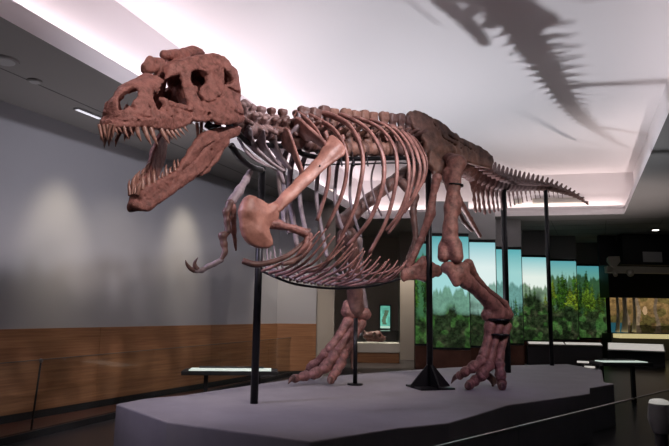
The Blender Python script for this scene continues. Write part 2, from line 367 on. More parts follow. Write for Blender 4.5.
def skull_extra(d, A, W, Zz, A2, Z2, pd, O):
    top = hits(SP, SK_OUT[7:20]); dt = pld(top, A2, Z2)[:, None, :]; ins = psd(O, A2, Z2)[:, None, :]
    roof = smax(smax(pd, dt - .055, .02), ins, .02); d = smin(d, roof, .025)
    zt = np.interp(A2, _m[:, 0], _zs)[:, None, :]; br = smax(smax(smax(pd, zt - .07 - Zz, .02), A - .56, .02), Zz - zt - .005, .02); d = smin(d, br, .02)
    d = smax(d, Zz - zt - .012 - 6 * np.clip(A - .56, 0, 1), .02)
    pal = hits(SP, [(100, 118), (120, 119), (150, 119), (185, 115), (200, 112)]); dp = pld(pal, A2, Z2)[:, None, :]
    d = smin(d, smax(pd, dp - .014, .01), .02)
    q = [SP.mid(164, 54.5, -.06), SP.mid(184, 54, -.06), SP.mid(204, 48.5, -.06)]
    f = lambda p: np.array([*SP.loc(p[0], p[1]), p[2]])
    d = smin(d, seg(A, W, Zz, f(q[0]), f(q[1]), .036, .045), .02); d = smin(d, seg(A, W, Zz, f(q[1]), f(q[2]), .045, .048), .02)
    for p0, p1, r in [((146, 66), (150, 61.5), .035), ((150, 61), (162, 62), .03), ((147, 70), (160, 66), .04)]: d = smin(d, seg(A, W, Zz, f(SP.mid(*p0, -.06)), f(SP.mid(*p1, -.05)), r, r), .025)
    # postorbital boss, lacrimal boss, cheek bar, jugal ridge on both sides
    for p0, p1, r in [((206, 72), (219, 66), .035), ((186, 66), (192, 88), .02), ((192, 88), (199, 104), .022), ((192, 108), (225, 117), .022), ((225, 117), (244, 118), .03), ((212, 78), (222, 97), .02)]:
        a = SP.hit(*p0); b = SP.hit(*p1); a3 = f(a[2]); b3 = f(b[2])
        d = smin(d, seg(A, np.abs(W), Zz, a3 - [0, r * .5, 0], b3 - [0, r * .5, 0], r, r), .03)
    # braincase and back of the skull
    z0 = 3.32; d = smin(d, seg(A, W, Zz, (1.0, 0, 3.32), (1.2, 0, 3.28), .12, .11), .05)
    occ = smax(smax(np.abs(A - 1.2) - .03, pd, .02), smax(ins, 3.16 - Zz, .02), .02); d = smin(d, occ, .03)
    d = smin(d, seg(A, W, Zz, (1.2, 0, 3.2), (1.3, 0, 3.2), .05, .055), .02)
    # small openings of the snout
    for p, r in [((135, 107.5), .016), ((151, 108), .01), ((112, 120), .008), ((105, 117), .007), ((118, 117), .007), ((126, 121), .007), ((138, 120), .008), ((160, 118), .008), ((172, 117), .009), ((178, 121), .007), ((192, 106), .012), ((209, 114), .014), ((128, 112), .006), ((146, 113), .006), ((168, 111), .007), ((229, 104), .009)]:
        a3 = f(SP.hit(*p)[2]); d = smax(d, -(seg(A, np.abs(W), Zz, a3 + [0, .05, 0], a3 - [0, .02, 0], r, r)), .008)
    # hollow in front of the antorbital opening, and the crack lines
    a3 = f(SP.hit(157, 88)[2]); d = smax(d, -seg(A, np.abs(W), Zz, a3 + [0, .05, .07], a3 + [0, .045, -.10], .07, .065), .025)
    cl = hits(SP, [(203, 101), (210, 103), (217, 100.5), (224, 94), (226, 86)]); dc = pld(cl, A2, Z2)[:, None, :]
    d = smax(d, -smax(dc - .008, np.abs(pd) - .02, .004), .006)
    cl = hits(SP, [(230, 88), (236, 91), (241, 94)]); dc = pld(cl, A2, Z2)[:, None, :]; d = smax(d, -smax(dc - .009, np.abs(pd) - .03, .004), .006)
    for c in ([(200, 58), (201, 66), (206, 71)], [(214, 57), (216, 66)], [(188, 62), (186, 70)], [(163, 105), (178, 108), (192, 112)], [(125, 113), (140, 117), (152, 118)], [(226, 104), (236, 112), (243, 115)], [(152, 112), (157, 127)], [(160, 110), (165, 126)], [(168, 109), (174, 125)], [(176, 110), (182, 124)], [(142, 78), (160, 72)], [(110, 100), (113, 118)]):
        dc = pld(hits(SP, c), A2, Z2)[:, None, :]; d = smax(d, -smax(dc - .006, np.abs(pd) - .012, .004), .007)
    return d
SKULL = shell('skull', SP, SK_OUT, [(NARIS, .085), (ANTORB, .12), (ORBIT, .12), (LTF, .14)], .05, .0092, skull_extra, M['skull'], .006, 4)
JW_OUT = [(126.7, 193.4), (129, 190), (134, 191.5), (138.7, 192), (146, 187), (154.8, 183), (163.8, 178), (171, 174), (178.2, 169.6), (183.5, 162.4), (187, 157), (192.6, 147.7), (203.4, 134.2), (211, 129.8), (219.5, 127.5), (231, 126.8), (242, 127),
          (241, 134), (231.6, 139.6), (226, 150), (219.5, 162.5), (208.8, 173.2), (192.6, 180.5), (181.9, 188), (165.7, 198.8), (149.6, 210.9), (142.8, 210.9), (134, 207.5), (128.6, 202)]
def jaw_extra(d, A, W, Zz, A2, Z2, pd, O):
    f = lambda p: np.array([*JP.loc(p[0], p[1]), p[2]])
    for p0, p1, r in [((196, 150), (238, 129), .02), ((133, 205), (150, 206), .02), ((150, 206), (182, 184), .016), ((183, 180), (208, 168), .02)]:
        a3 = f(JP.hit(*p0)[2]); b3 = f(JP.hit(*p1)[2]); d = smin(d, seg(A, np.abs(W), Zz, a3 - [0, r * .6, 0], b3 - [0, r * .6, 0], r, r), .03)
    for p, r in [((140, 200), .007), ((146, 196), .008), ((152, 193), .008), ((159, 189), .008), ((166, 185), .007), ((173, 180), .007), ((202, 152), .008), ((212, 150), .012), ((136, 198), .007)]:
        a3 = f(JP.hit(*p)[2]); d = smax(d, -(seg(A, np.abs(W), Zz, a3 + [0, .05, 0], a3 - [0, .015, 0], r, r)), .008)
    for c in ([(184, 170), (196, 160), (205, 148), (216, 140)], [(196, 178), (210, 166), (222, 150)]):
        dc = pld(hits(JP, c), A2, Z2)[:, None, :]; d = smax(d, -smax(dc - .006, np.abs(pd) - .012, .004), .006)
    return d
JAW = shell('lower_jaw', JP, JW_OUT, [], lambda A, z: np.where(A < .35, .055, .045), .0105, jaw_extra, M['skull'], .005, 9)
def tooth(base, tip, r, parent, bend):
    base = np.array(base); tip = np.array(tip); m = (base * .45 + tip * .55) + np.array(bend)
    up = base + (base - tip) * .18
    V, Fc = sweep([up, base, m, tip], [(r * .9, r), (r, r * 1.1), (r * .72, r * .8), (r * .08, r * .08)], 8, 4)
    mesh_obj('tooth', V, Fc, M['tooth'], parent, smooth=True)
def refl(pl, p):
    a, w = pl.loc(p[0], p[1]); n = np.array([NL[0], NL[1], 0]); return np.array(p) - 2 * w * n
UT = [((102.5, 127), (105, 144), 1.3), ((106.5, 127), (108, 141), 1.3), ((110.5, 127), (112.5, 142), 1.3), ((117.5, 127.5), (119, 135), 1.2), ((121.5, 127.5), (123, 133.5), 1), ((127, 127.5), (129.5, 140), 1.3), ((133, 127.5), (134, 136), 1.1),
      ((139.5, 127.5), (141.5, 142), 1.9), ((147, 128), (152, 146), 2.1), ((153.5, 128.5), (158.5, 146.5), 2.1), ((163.5, 129), (170, 144.5), 2.0), ((169, 129.5), (173.5, 139.5), 1.5), ((173, 129.5), (177.5, 140), 1.5), ((177, 129), (181.5, 138), 1.4), ((181, 127.5), (185.5, 136), 1.3), ((185.5, 125.5), (189, 132.5), 1.1)]
LT = [((132.5, 193), (129.5, 179), 1.5), ((135.5, 193), (136, 183), 1.4), ((139.5, 191.5), (141, 180), 1.5), ((145.5, 187.5), (143.5, 173.5), 2.0), ((151.5, 184.5), (149.5, 172), 1.8), ((157, 181.5), (154, 168), 1.9), ((161.5, 179), (160, 176), 1.3), ((165, 177), (163.5, 171), 1.3), ((169, 174.8), (166.5, 164), 1.6), ((172.5, 172.5), (171.5, 166.5), 1.3), ((177.5, 169.5), (174.5, 159.5), 1.6), ((181, 166), (178, 158.5), 1.3)]
nrm = np.array([NL[0], NL[1], 0]); fwd = np.array([-U[0], -U[1], 0])
for i, (b, t, r) in enumerate(UT):
    b3 = SP.hit(*b)[2] - nrm * .022; t3 = P(t[0], t[1], b3[1] + .02); rr = r * b3[1] / 600 * 1.3
    for s in (0, 1):
        if s: b3, t3 = refl(SP, b3), refl(SP, t3)
        if s and i in (4, 11): continue
        tooth(b3, t3 if not s else b3 + (t3 - b3) * random.uniform(.8, 1.05), rr, SKULL, fwd * .008)
for i, (b, t, r) in enumerate(LT):
    b3 = JP.hit(*b)[2] - nrm * .022; t3 = P(t[0], t[1], b3[1] + .02); rr = r * b3[1] / 600 * 1.3
    for s in (0, 1):
        if s: b3, t3 = refl(JP, b3), refl(JP, t3)
        if s and i in (6,): continue
        tooth(b3, t3 if not s else b3 + (t3 - b3) * random.uniform(.8, 1.05), rr, JAW, fwd * .008)
# ---- vertebrae: built along x (forward = -x), up z, lateral y, then placed as copies
def proto(caps, h, k=.03, amp=.006, freq=30, seed=1, boxes=()):
    o = bone('proto', caps, h, None, None, k, amp=amp, freq=freq, seed=seed, boxes=boxes); me = o.data; loc = np.array(o.location)
    me.transform(Matrix.Translation(loc.tolist())); bpy.data.objects.remove(o); return me
def both(caps):
    out = []
    for c in caps:
        out.append(c); f = lambda p: (p[0], -p[1], p[2]); out.append((f(c[0]), f(c[1])) + tuple(c[2:]))
    return out
fx = ((0, 1, 0), 2.6)
def spool(l, r, w): return [((-l, 0, 0), (-l * .45, 0, 0), r, r * w), ((-l * .45, 0, 0), (l * .45, 0, 0), r * w, r * w), ((l * .45, 0, 0), (l, 0, 0), r * w, r)]
def dorsal(seed, top=.40, dx=.02):
    return proto(spool(.05, .085, .75) + [((0, 0, .08), (0, 0, .15), .055, .05)] +
                 both([((0, .03, .14), (.02, .22, .20), .04, .028, ((0, 0, 1), 1.6)), ((-.05, .045, .14), (-.11, .05, .16), .028, .024), ((.05, .04, .15), (.11, .045, .14), .028, .022)]), .0115, k=.02, seed=seed, amp=.007,
                 boxes=[((dx * .5, 0, .26), (.058, .022, .15), .02), ((dx, 0, top - .045), (.066, .040, .05), .025), ((dx, 0, top - .01), (.055, .045, .018), .015)])
DV = [dorsal(s, .40 + .015 * (s % 2), .02 * (s % 3) - .015) for s in (11, 12, 13, 14)]
CV = [proto(spool(.05, .085, .8) + [((0, 0, .07), (0, 0, .13), .055, .05)] +
            both([((-.05, .05, .1), (-.1, .11, .12), .036, .03), ((.05, .05, .12), (.1, .1, .16), .04, .03), ((0, .06, .02), (.02, .14, -.03), .03, .022)]), .0115, k=.02, seed=s, amp=.007,
            boxes=[((.01, 0, .17), (.032, .026, .09), .018), ((.01, 0, .245), (.042, .042, .035), .025)]) for s in (21, 22)]
KV = proto(spool(.30, .44, .62) + [((0, 0, .3), (.2, 0, .65), .24, .2, ((0, 1, 0), 1.5)), ((.2, 0, .65), (.6, 0, 1.15), .2, .17, ((0, 1, 0), 1.5))] +
           both([((0, .3, .1), (.2, .75, .05), .15, .11, ((0, 0, 1), 1.5)), ((-.3, .16, .42), (-.65, .18, .5), .12, .1), ((.3, .12, .5), (.5, .12, .5), .1, .08)]), .05, k=.08, amp=.035, freq=6, seed=5)
CH = proto([((0, .14, 0), (.1, 0, -.45), .13, .15), ((0, -.14, 0), (.1, 0, -.45), .13, .15), ((.1, 0, -.45), (.22, 0, -1.0), .15, .12, ((0, 1, 0), 1.3)), ((.22, 0, -1.0), (.5, 0, -1.5), .12, .13, ((0, 1, 0), 1.3))], .05, k=.1, amp=.03, freq=7, seed=6)
def place(me, name, pos, fw, mtl, scale=(1, 1, 1), tilt=None, parent=SK):
    x = np.array(fw, float); x /= np.linalg.norm(x)                # local +x points to the tail
    z = np.array([0, 0, 1.]); y = np.cross(z, x); y /= np.linalg.norm(y); z = np.cross(x, y)
    m2 = me if me.materials else me
    if not me.materials: me.materials.append(mtl)
    o = bpy.data.objects.new(name, me)
    R3 = Matrix(((x[0], y[0], z[0]), (x[1], y[1], z[1]), (x[2], y[2], z[2]))).to_4x4()
    S = Matrix.Diagonal((*scale, 1))
    o.parent = parent; COL.objects.link(o)
    o.matrix_basis = Matrix.Translation((np.array(pos) - RLOC).tolist()) @ R3 @ S
    if o.data.materials[0] != mtl: o.material_slots[0].link = 'OBJECT'; o.material_slots[0].material = mtl
    return o
def along(pts, n, e0=0, e1=1):
    C, _ = catmull(pts, 24); s = np.r_[0, np.cumsum(np.linalg.norm(np.diff(C, axis=0), axis=1))]
    q = np.linspace(e0, e1, n) * s[-1]; X = np.stack([np.interp(q, s, C[:, i]) for i in range(3)], 1)
    T = np.stack([np.interp(q + .04, s, C[:, i]) - np.interp(q - .04, s, C[:, i]) for i in range(3)], 1); return X, T, s[-1]
# centra line: neck, back, tail
neck = [P(226, 112, 5.28), P(247, 128, 5.5), P(262, 132, 5.72), P(284, 134, 6.02), P(298, 135, 6.14)]
X, T, L = along(neck, 7)
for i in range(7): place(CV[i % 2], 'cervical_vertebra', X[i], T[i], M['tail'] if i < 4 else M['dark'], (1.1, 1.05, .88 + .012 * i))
back = [onplane(303, 143), onplane(330, 148), onplane(365, 149), onplane(395, 149), onplane(412, 150)]
X, T, L = along(back, 12)
for i in range(12): place(DV[(i * 3) % 4], 'dorsal_vertebra', X[i], T[i], M['dark'] if i < 3 or i > 8 else M['hip'], (1.12, 1, [.92, 1.0][i] if i < 2 else 1.09))  # first few take the dark material: shade between the ribs put into colour
sac = [onplane(418, 150), onplane(455, 160)]
X, T, L = along(sac, 4)
for i in range(4): place(DV[i % 3], 'sacral_vertebra', X[i], T[i], M['hip'], (1.3, .6, .55))
tail = [P(466, 168, 8.5), P(478, 176, 9.0), P(490, 181, 9.45), P(503, 184.5, 10.0), P(520, 186, 10.7), P(535, 186.5, 11.25), P(550, 188, 11.75), P(566, 192.5, 12.3), P(578, 197.5, 12.75), P(585.5, 202.5, 13.0)]
X, T, L = along(tail, 28)
for i in range(28):
    t = i / 27; s = .25 * (1 - t) ** .75 + .055
    ln = L / 27 * 1.0
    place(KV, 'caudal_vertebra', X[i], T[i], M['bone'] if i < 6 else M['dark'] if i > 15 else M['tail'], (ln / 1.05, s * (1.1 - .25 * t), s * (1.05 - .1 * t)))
    if 1 <= i < 22:
        x = np.array(X[i]) + np.array(T[i]) / np.linalg.norm(T[i]) * ln * .5 - np.array([0, 0, s * .35])
        c = .27 * (1 - t) ** 2 + .045
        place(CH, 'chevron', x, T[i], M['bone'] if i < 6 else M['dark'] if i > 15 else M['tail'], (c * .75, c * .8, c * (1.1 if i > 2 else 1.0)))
# ---- ribs (left side seen in the photograph; the right side mirrored across the middle plane)
def dsp(px): return onplane(px, 150)[1]
RIBS = [  # root px used for depth, points, radius
    (300, [(288, 131), (291, 140), (294, 150), (299, 165), (303, 180)], 3.4, .22, 1),
    (303, [(298, 117), (311, 126), (320, 138), (327, 155), (329, 172), (326, 192), (317, 221)], 2.6, .24, 1),
    (310, [(305, 116), (322, 122), (335, 131), (344, 146), (347, 166), (342, 194), (326, 229)], 2.6, .27, 1),
    (324, [(321, 114.5), (341, 120), (352, 129), (360, 145), (363, 163), (360, 186), (354, 210), (338, 243)], 2.9, .36, 1),
    (340, [(338, 116), (355, 121), (368, 130), (378, 144), (384, 163), (382, 188), (370, 219), (348, 246)], 2.7, .42, 1),
    (356, [(352, 119), (370, 123), (384, 132), (393, 145), (397, 163), (395, 188), (386, 221), (369, 254)], 2.4, .42, 1),
    (372, [(368, 121), (384, 125), (397, 136), (405, 150), (409, 168), (407, 192), (398, 215), (386, 231)], 2.1, .40, 1),
    (384, [(380, 124), (394, 128), (405, 139), (412, 153), (414, 170), (410, 192), (402, 214), (388, 234)], 1.8, .38, 1),
    (393, [(390, 126), (402, 131), (412, 143), (418, 157), (420, 172), (415, 192), (406, 210)], 1.6, .36, 1),
    (401, [(398, 129), (409, 135), (418, 147), (424, 162), (423, 178), (413, 199), (404, 213)], 1.4, .34, 1),
    (408, [(405, 132), (415, 139), (423, 151), (427, 164), (424, 180), (414, 198)], 1.3, .30, 1),
]
for root, pts, r, bulge, _ in RIBS:
    D = dsp(root); n = len(pts); prof = np.interp(np.linspace(0, 1, n), [0, .2, .45, .7, 1], [.12, .55, .95, 1, .72])
    W3 = [P(px, py, D - bulge * k) for (px, py), k in zip(pts, prof)]
    head = onplane(root + 4, 141, .09)
    rr = 1.32 * r * D / 600; q = np.linspace(0, 1, n + 1)
    rad = np.stack([np.interp(q, [0, .12, .35, .8, 1], [.7, 1.05, 1.0, .8, .75]) * rr, np.interp(q, [0, .12, .35, .8, 1], [.6, .75, .55, .6, .55]) * rr], 1)
    if root <= 300: rad[:, 0] = rr * np.array([1, 1.7, 2.0, 1.5, 1.0, .5])[:len(rad)]
    if root == 303: rad[:, 0] *= np.interp(q, [0, .2, .45, .7, 1], [1.6, 1.9, 1.2, .95, .9])
    W3 = [head] + W3; up = LAT
    if root > 300: V, Fc = sweep(W3, rad, 10, 8, up); mesh_obj('rib', V, Fc, M['rib'], SK, smooth=True)
    # the second head of the rib, reaching to the side process
    Wm = [mirror(p) for p in W3]
    V, Fc = sweep(Wm, rad * .92, 10, 8, up); mesh_obj('rib', V, Fc, M['cast'], SK, smooth=True)
# ---- belly ribs
for i in range(17):
    t = i / 16
    mx = 262 + 112 * t; my = np.interp(mx, [262, 290, 320, 350, 390, 405], [271, 280, 285, 285.5, 279, 273])
    ex = np.interp(t, [0, .12, .3, .5, .7, .85, 1], [321, 331, 346, 362, 378, 394, 407]); ey = np.interp(t, [0, .12, .3, .5, .7, .85, 1], [229, 233, 239, 249, 262, 266, 261])
    p0 = onplane(mx, my, -.03); d0 = p0[1]
    bx, by = (mx + ex) / 2 + 5, (my + ey) / 2 + 7 - 3 * t
    jj = random.uniform(-.02, .02)
    W3 = [p0, P(mx + (bx - mx) * .5, my + (by - my) * .5 + 1.5, d0 - .12), P(bx, by, d0 - .24 + jj), P(ex + random.uniform(-3, 3), ey + random.uniform(-3, 3), d0 - .28 + jj)]
    mt = M['bone'] if i % 3 else M['rib']
    q = random.uniform(.75, 1.05); rad = [(.019 * q, .019 * q), (.018 * q, .018 * q), (.015 * q, .015 * q), (.009 * q, .009 * q)]; W3[1] = W3[1] + np.array([0, 0, random.uniform(-.02, .03)]); W3[2] = W3[2] + np.array([0, 0, random.uniform(-.03, .03)])
    V, Fc = sweep(W3, rad, 8, 7); mesh_obj('belly_rib', V, Fc, mt, SK, smooth=True)
    if i < 3: continue
    V, Fc = sweep([mirror(p) for p in W3], rad, 8, 7); mesh_obj('belly_rib', V, Fc, M['cast'], SK, smooth=True)
for i in range(8):       # the lateral rods that overlap the first set
    t = i / 7; sx, sy = 300 + 88 * t, 272 + 5 * math.sin(t * 3.1); ex, ey = 345 + 62 * t, 246 + 14 * min(1, t * 1.3)
    d0 = onplane(sx, sy)[1] - .2
    W3 = [P(sx, sy, d0), P((sx + ex) / 2 + 3, (sy + ey) / 2 + 3.5, d0 - .1), P(ex, ey, d0 - .1)]
    rad = [(.008, .008), (.014, .014), (.007, .007)]
    V, Fc = sweep(W3, rad, 8, 7); mesh_obj('belly_rib', V, Fc, M['rib'], SK, smooth=True)
    V, Fc = sweep([mirror(p) for p in W3], rad, 8, 7); mesh_obj('belly_rib', V, Fc, M['cast'], SK, smooth=True)
# the broad first belly rib, boomerang shaped
V, Fc = sweep([P(243, 261, 5.35), P(256, 264.5, 5.35), P(273, 261.5, 5.45), P(290, 254, 5.6), P(306, 240, 5.75), P(309, 229, 5.8)], [(.04, .03), (.034, .03), (.032, .026), (.03, .024), (.024, .02), (.02, .016)], 10, 7)
mesh_obj('belly_rib', V, Fc, M['dark'], SK, smooth=True)
# ---- shoulder: blade and coracoid of the left side, the right one mirrored
def plate(name, poly, refs, th, h, mtl, bulge=0., amp=.004, seed=1, extra=None, mirr=False, k=.03):
    """flat bone: outline on the plane through three reference points, with real thickness and rounded rims"""
    r0, r1, r2 = [P(*q) for q in refs]; n = np.cross(r1 - r0, r2 - r0); n /= np.linalg.norm(n)
    if n @ (CAM - r0) < 0: n = -n
    e1 = (r1 - r0) / np.linalg.norm(r1 - r0); e2 = np.cross(n, e1)
    q = []
    for px, py in poly:
        r = ray(px, py); v = CAM + r * (((r0 - CAM) @ n) / (r @ n)) - r0; q.append((v @ e1, v @ e2))
    q = np.array(q); lo = q.min(0) - .08; hi = q.max(0) + .08; m = .16
    x = np.arange(lo[0], hi[0], h); y = np.arange(lo[1], hi[1], h); w = np.arange(-m, m, h)
    X2, Y2 = np.meshgrid(x, y, indexing='ij'); d2 = psd(q, X2, Y2)[:, :, None]; X, Y, W = np.meshgrid(x, y, w, indexing='ij')
    base = bulge * np.clip(-d2 / .12, 0, 1); d = smax(d2, np.abs(W - base * .6) - th / 2 - .35 * base, k)
    if extra: d = extra(d, X, Y, W, lambda px, py: (lambda v: (v @ e1, v @ e2))(CAM + ray(px, py) * (((r0 - CAM) @ n) / (ray(px, py) @ n)) - r0))
    d = d + lumps(X, Y, W, 22, amp, seed) + lumps(X, Y, W, 70, amp * .4, seed + 3)
    V, Fc = nets(d, np.array([x[0], y[0], w[0]]), h); Wd = r0 + V[:, :1] * e1 + V[:, 1:2] * e2 + V[:, 2:] * n
    if mirr: Wd = np.array([mirror(p) for p in Wd]); Fc = Fc[:, ::-1]
    return mesh_obj(name, Wd, Fc, mtl, SK, smooth=True)
# grey neck ribs: broad at the top, drawn out to a long point
def nr(name, poly, d0, d1, mtl, th=.03, seed=36, bulge=.015):
    a = poly[0]; b = poly[len(poly) // 2]; m = ((a[0] + b[0]) / 2 + 6, (a[1] + b[1]) / 2 - 4)
    plate(name, poly, ((*a, d0), (*b, d1), (*m, (d0 + d1) / 2 - .10)), th, .0095, mtl, bulge=bulge, seed=seed, amp=.002, k=.015)
nr('cervical_rib', [(243, 130.5), (248.5, 126), (252, 129.6), (253.2, 138.5), (259, 150), (269, 159.5), (285, 171), (283, 172.5), (265, 160.5), (252.5, 148), (246.5, 139)], 5.45, 5.62, M['cast'])
nr('cervical_rib', [(254, 144), (259, 136), (262.8, 128.7), (265, 130.5), (266, 144.5), (275, 158.5), (286.5, 171), (284, 172), (269, 157), (257.5, 148)], 5.62, 5.78, M['cast'], seed=37)
nr('cervical_rib', [(269, 128.7), (275.3, 127.8), (277.3, 144.5), (283, 157), (293, 169.5), (290, 170.5), (275, 155.5), (270, 148.5)], 5.8, 5.9, M['cast'], seed=38)
nr('rib', [(282, 144), (282.5, 134), (285.2, 126.5), (289, 129.6), (294.3, 143), (303, 170), (303.5, 178), (300, 172), (292.3, 154.5), (284, 147.5)], 5.9, 5.86, M['rib'], seed=39, th=.035)
nr('rib', [(293, 128.7), (296, 117), (300.4, 118.5), (313.8, 131), (325.5, 141.5), (326, 148), (322.8, 147.5), (312, 140.5), (303, 140.5), (293.5, 138.5)], 6.06, 5.92, M['rib'], seed=40, th=.04)
for a, b, c, e in [((242, 146), (256, 158), (278, 172), 5.6), ((246, 143), (262, 157), (286, 171), 5.65), ((238, 138), (250, 156), (268, 167), 5.55)]:
    V, Fc = sweep([P(*a, e), P(*b, e), P(*c, e + .1)], [(.014, .014), (.018, .014), (.006, .006)], 8, 6); mesh_obj('cervical_rib', V, Fc, M['cast'], SK, smooth=True)
SC = [(268, 205), (275, 202), (286, 191.5), (298, 178.8), (307, 168.5), (315, 159.5), (323, 146.5), (328, 137.5), (331.5, 135.5), (336, 137.5), (344, 146), (346, 150), (344, 155.5), (338, 159.5), (328, 167), (318, 176), (308.5, 185), (298, 194), (288, 203.5), (280, 212), (272, 216)]
def sc_x(d, X, Y, W, h2):
    a = h2(284, 200); b = h2(336, 146); return smin(d, seg(X, Y, W, (*a, .0), (*b, .0), .045, .04), .05)
for mr in (False,): plate('shoulder_blade', SC, ((284, 200, 5.66), (336, 146, 5.92), (330, 160, 5.85)), .05, .0115, M['pale'] if not mr else M['bone'], extra=sc_x, mirr=mr, seed=31)
CO = [(239.8, 221), (240, 211), (242, 203), (247, 198), (254, 196.8), (261, 200.5), (267, 204), (273, 202.5), (279, 206), (276.5, 214), (271.5, 222.5), (268.5, 229), (269.3, 234), (272, 239.5), (271.8, 245), (267, 248.4), (258.5, 248.4), (249, 244.3), (243, 236.5), (240.3, 228)]
def co_x(d, X, Y, W, h2):
    a = h2(248, 203); b = h2(246, 212); c = h2(262, 243)
    d = smin(d, seg(X, Y, W, (*a, .02), (*b, .02), .06, .07), .05); d = smin(d, seg(X, Y, W, (*c, 0), (*h2(268, 244), .0), .03, .03), .03)
    e = h2(274, 222); return smin(d, seg(X, Y, W, (*e, -.02), (*h2(275, 214), -.02), .05, .05), .04)
for mr in (False,): plate('coracoid', CO, ((258, 222, 5.50), (275, 212, 5.62), (258, 245, 5.50)), .07, .0115, M['pale'] if not mr else M['dark'], bulge=.05, extra=co_x, mirr=mr, seed=32)
# left arm folded back behind the coracoid
bone('upper_arm', chain([P(272, 224, 5.6), P(279, 224.5, 5.62), P(294, 229, 5.66), P(305, 233, 5.7)], [.05, .04, .034, .048]), .01, M['bone'], SK, seed=41)
bone('forearm', chain([P(307, 235, 5.7), P(306, 245, 5.68), P(300, 254, 5.62)], [.032, .024, .03]), .01, M['bone'], SK, seed=42)
bone('forearm', chain([P(310, 235, 5.74), P(310, 246, 5.72), P(303, 256, 5.66)], [.028, .02, .024]), .01, M['bone'], SK, seed=43)
bone('hand', chain([P(300, 256, 5.6), P(292, 262, 5.52), P(284, 264, 5.46)], [.03, .024, .02]), .009, M['dark'], SK, seed=44)
# right arm, hanging forward of the chest, two clawed fingers
bone('upper_arm', chain([P(250, 172, 5.78), P(246, 180, 5.72), P(239, 191, 5.62), P(232, 201, 5.55)], [.03, .034, .04, .045]), .01, M['cast'], SK, seed=45)
bone('forearm', chain([P(230, 203, 5.52), P(226.5, 212, 5.5), P(227, 222, 5.5), P(228, 231, 5.5)], [.04, .03, .026, .034]), .009, M['dark'], SK, seed=46)
bone('forearm', chain([P(233, 206, 5.55), P(233.5, 218, 5.56), P(234, 232, 5.56), P(236, 250, 5.56)], [.032, .024, .022, .012]), .009, M['bone'], SK, seed=47)
HD = bone('hand', chain([P(227, 233, 5.5), P(222.5, 236, 5.48), P(224, 244, 5.48), P(225, 252, 5.47), P(221, 260, 5.45)], [.03, .034, .03, .024, .024]), .009, M['dark'], SK, seed=48)
for q, r in (([P(221, 260, 5.45), P(215, 263.5, 5.42), P(208, 266.5, 5.4)], [.024, .022, .028]), ([P(208, 266.5, 5.4), P(202, 270, 5.38), P(196.5, 271, 5.36)], [.026, .022, .022])):
    bone('finger_bone', chain(q, r), .008, M['cast'], HD, k=.02, seed=49)
for q in ([P(198, 269.5, 5.36), P(195, 266, 5.35), P(195, 262, 5.34), P(198, 257.5, 5.33)], [P(195, 271, 5.36), P(190.5, 268.5, 5.34), P(187, 264.5, 5.32), P(185.5, 260, 5.3)]):
    V, Fc = sweep(q, [(.022, .022), (.02, .02), (.014, .014), (.003, .003)], 8, 5); mesh_obj('claw', V, Fc, M['dark'], HD, smooth=True)
# ---- hips
IL = [(411.3, 112.9), (414, 109.5), (419.4, 108.3), (427.4, 111.5), (437, 117), (447.6, 123.6), (456, 131), (463.8, 136.5), (473, 140.5), (482.6, 144.6), (490, 150), (494.7, 154.6), (496.8, 162.6), (492, 168.6), (480, 165.6), (466.4, 161.5), (458.4, 158.5), (449, 158), (445, 166.7), (437, 177), (431, 171.5), (427, 163), (429.5, 147), (423.4, 139), (416.7, 128.5)]
UI = np.array([.80, .60, 0]); NI = np.array([.60, -.80, 0]); IO = P(412, 120, 7.5)
def ilium(name, mtl, mirr):
    def h2(px, py):
        r = ray(px, py); q = CAM + r * (((IO - CAM) @ NI) / (r @ NI)); return (q - IO) @ UI, q[2]
    O = np.array([h2(*p) for p in IL]); h = .014
    a = np.arange(O[:, 0].min() - .1, O[:, 0].max() + .1, h); z = np.arange(O[:, 1].min() - .1, O[:, 1].max() + .1, h); w = np.arange(-.34, .24, h)
    A2, Z2 = np.meshgrid(a, z, indexing='ij'); d2 = psd(O, A2, Z2); A, W, Zz = np.meshgrid(a, w, z, indexing='ij')
    zt = O[:, 1].max()
    base = -.10 * np.clip((Zz - (zt - .75)) / .75, 0, 1) + .02 * np.sin(A * 3)        # leans inward towards the top
    d = smax(d2[:, None, :], np.abs(W - base) - (.035 + .02 * np.clip((zt - .55 - Zz) / .3, 0, 1)), .03)
    e = np.array(h2(438, 166)); f = np.array(h2(450, 160))
    d = smin(d, seg(A, W, Zz, (e[0], .04, e[1]), (e[0] - .02, .04, e[1] - .08), .08, .075), .05); d = smin(d, seg(A, W, Zz, (f[0] + .18, .05, f[1] + .02), (f[0] + .14, .05, f[1] - .06), .06, .05), .05)
    g0 = np.array(h2(428, 147)); g1 = np.array(h2(450, 150)); d = smin(d, seg(A, W, Zz, (g0[0], -.02, g0[1]), (g1[0] + .05, .0, g1[1]), .04, .05), .06)
    for c in ([(434, 120), (445, 138), (462, 148)], [(450, 135), (478, 152)]):
        dc = pld(np.array([h2(*q) for q in c]), A2, Z2)[:, None, :]; d = smax(d, -smax(dc - .006, np.abs(W - base) - .06, .004), .012)
    d = d + lumps(A, W, Zz, 22, .008, 3) + lumps(A, W, Zz, 60, .004, 8)
    V, Fc = nets(d, np.array([a[0], w[0], z[0]]), h); X = IO + V[:, :1] * UI + V[:, 1:2] * NI; X[:, 2] = V[:, 2]; Fc = Fc[:, ::-1]
    if mirr: X = np.array([mirror(p) for p in X]); Fc = Fc[:, ::-1]
    return mesh_obj(name, X, Fc, mtl, SK, smooth=True)
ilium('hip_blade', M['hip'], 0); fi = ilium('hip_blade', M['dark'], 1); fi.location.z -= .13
pubL = [P(437, 178, 7.6), P(433, 196, 7.65), P(430.5, 214, 7.7), P(421, 240, 7.78), P(409, 266, 7.82)]
bone('pubis', chain(pubL, [.065, .042, .062, .042, .05]), .013, M['bone'], SK, seed=51)
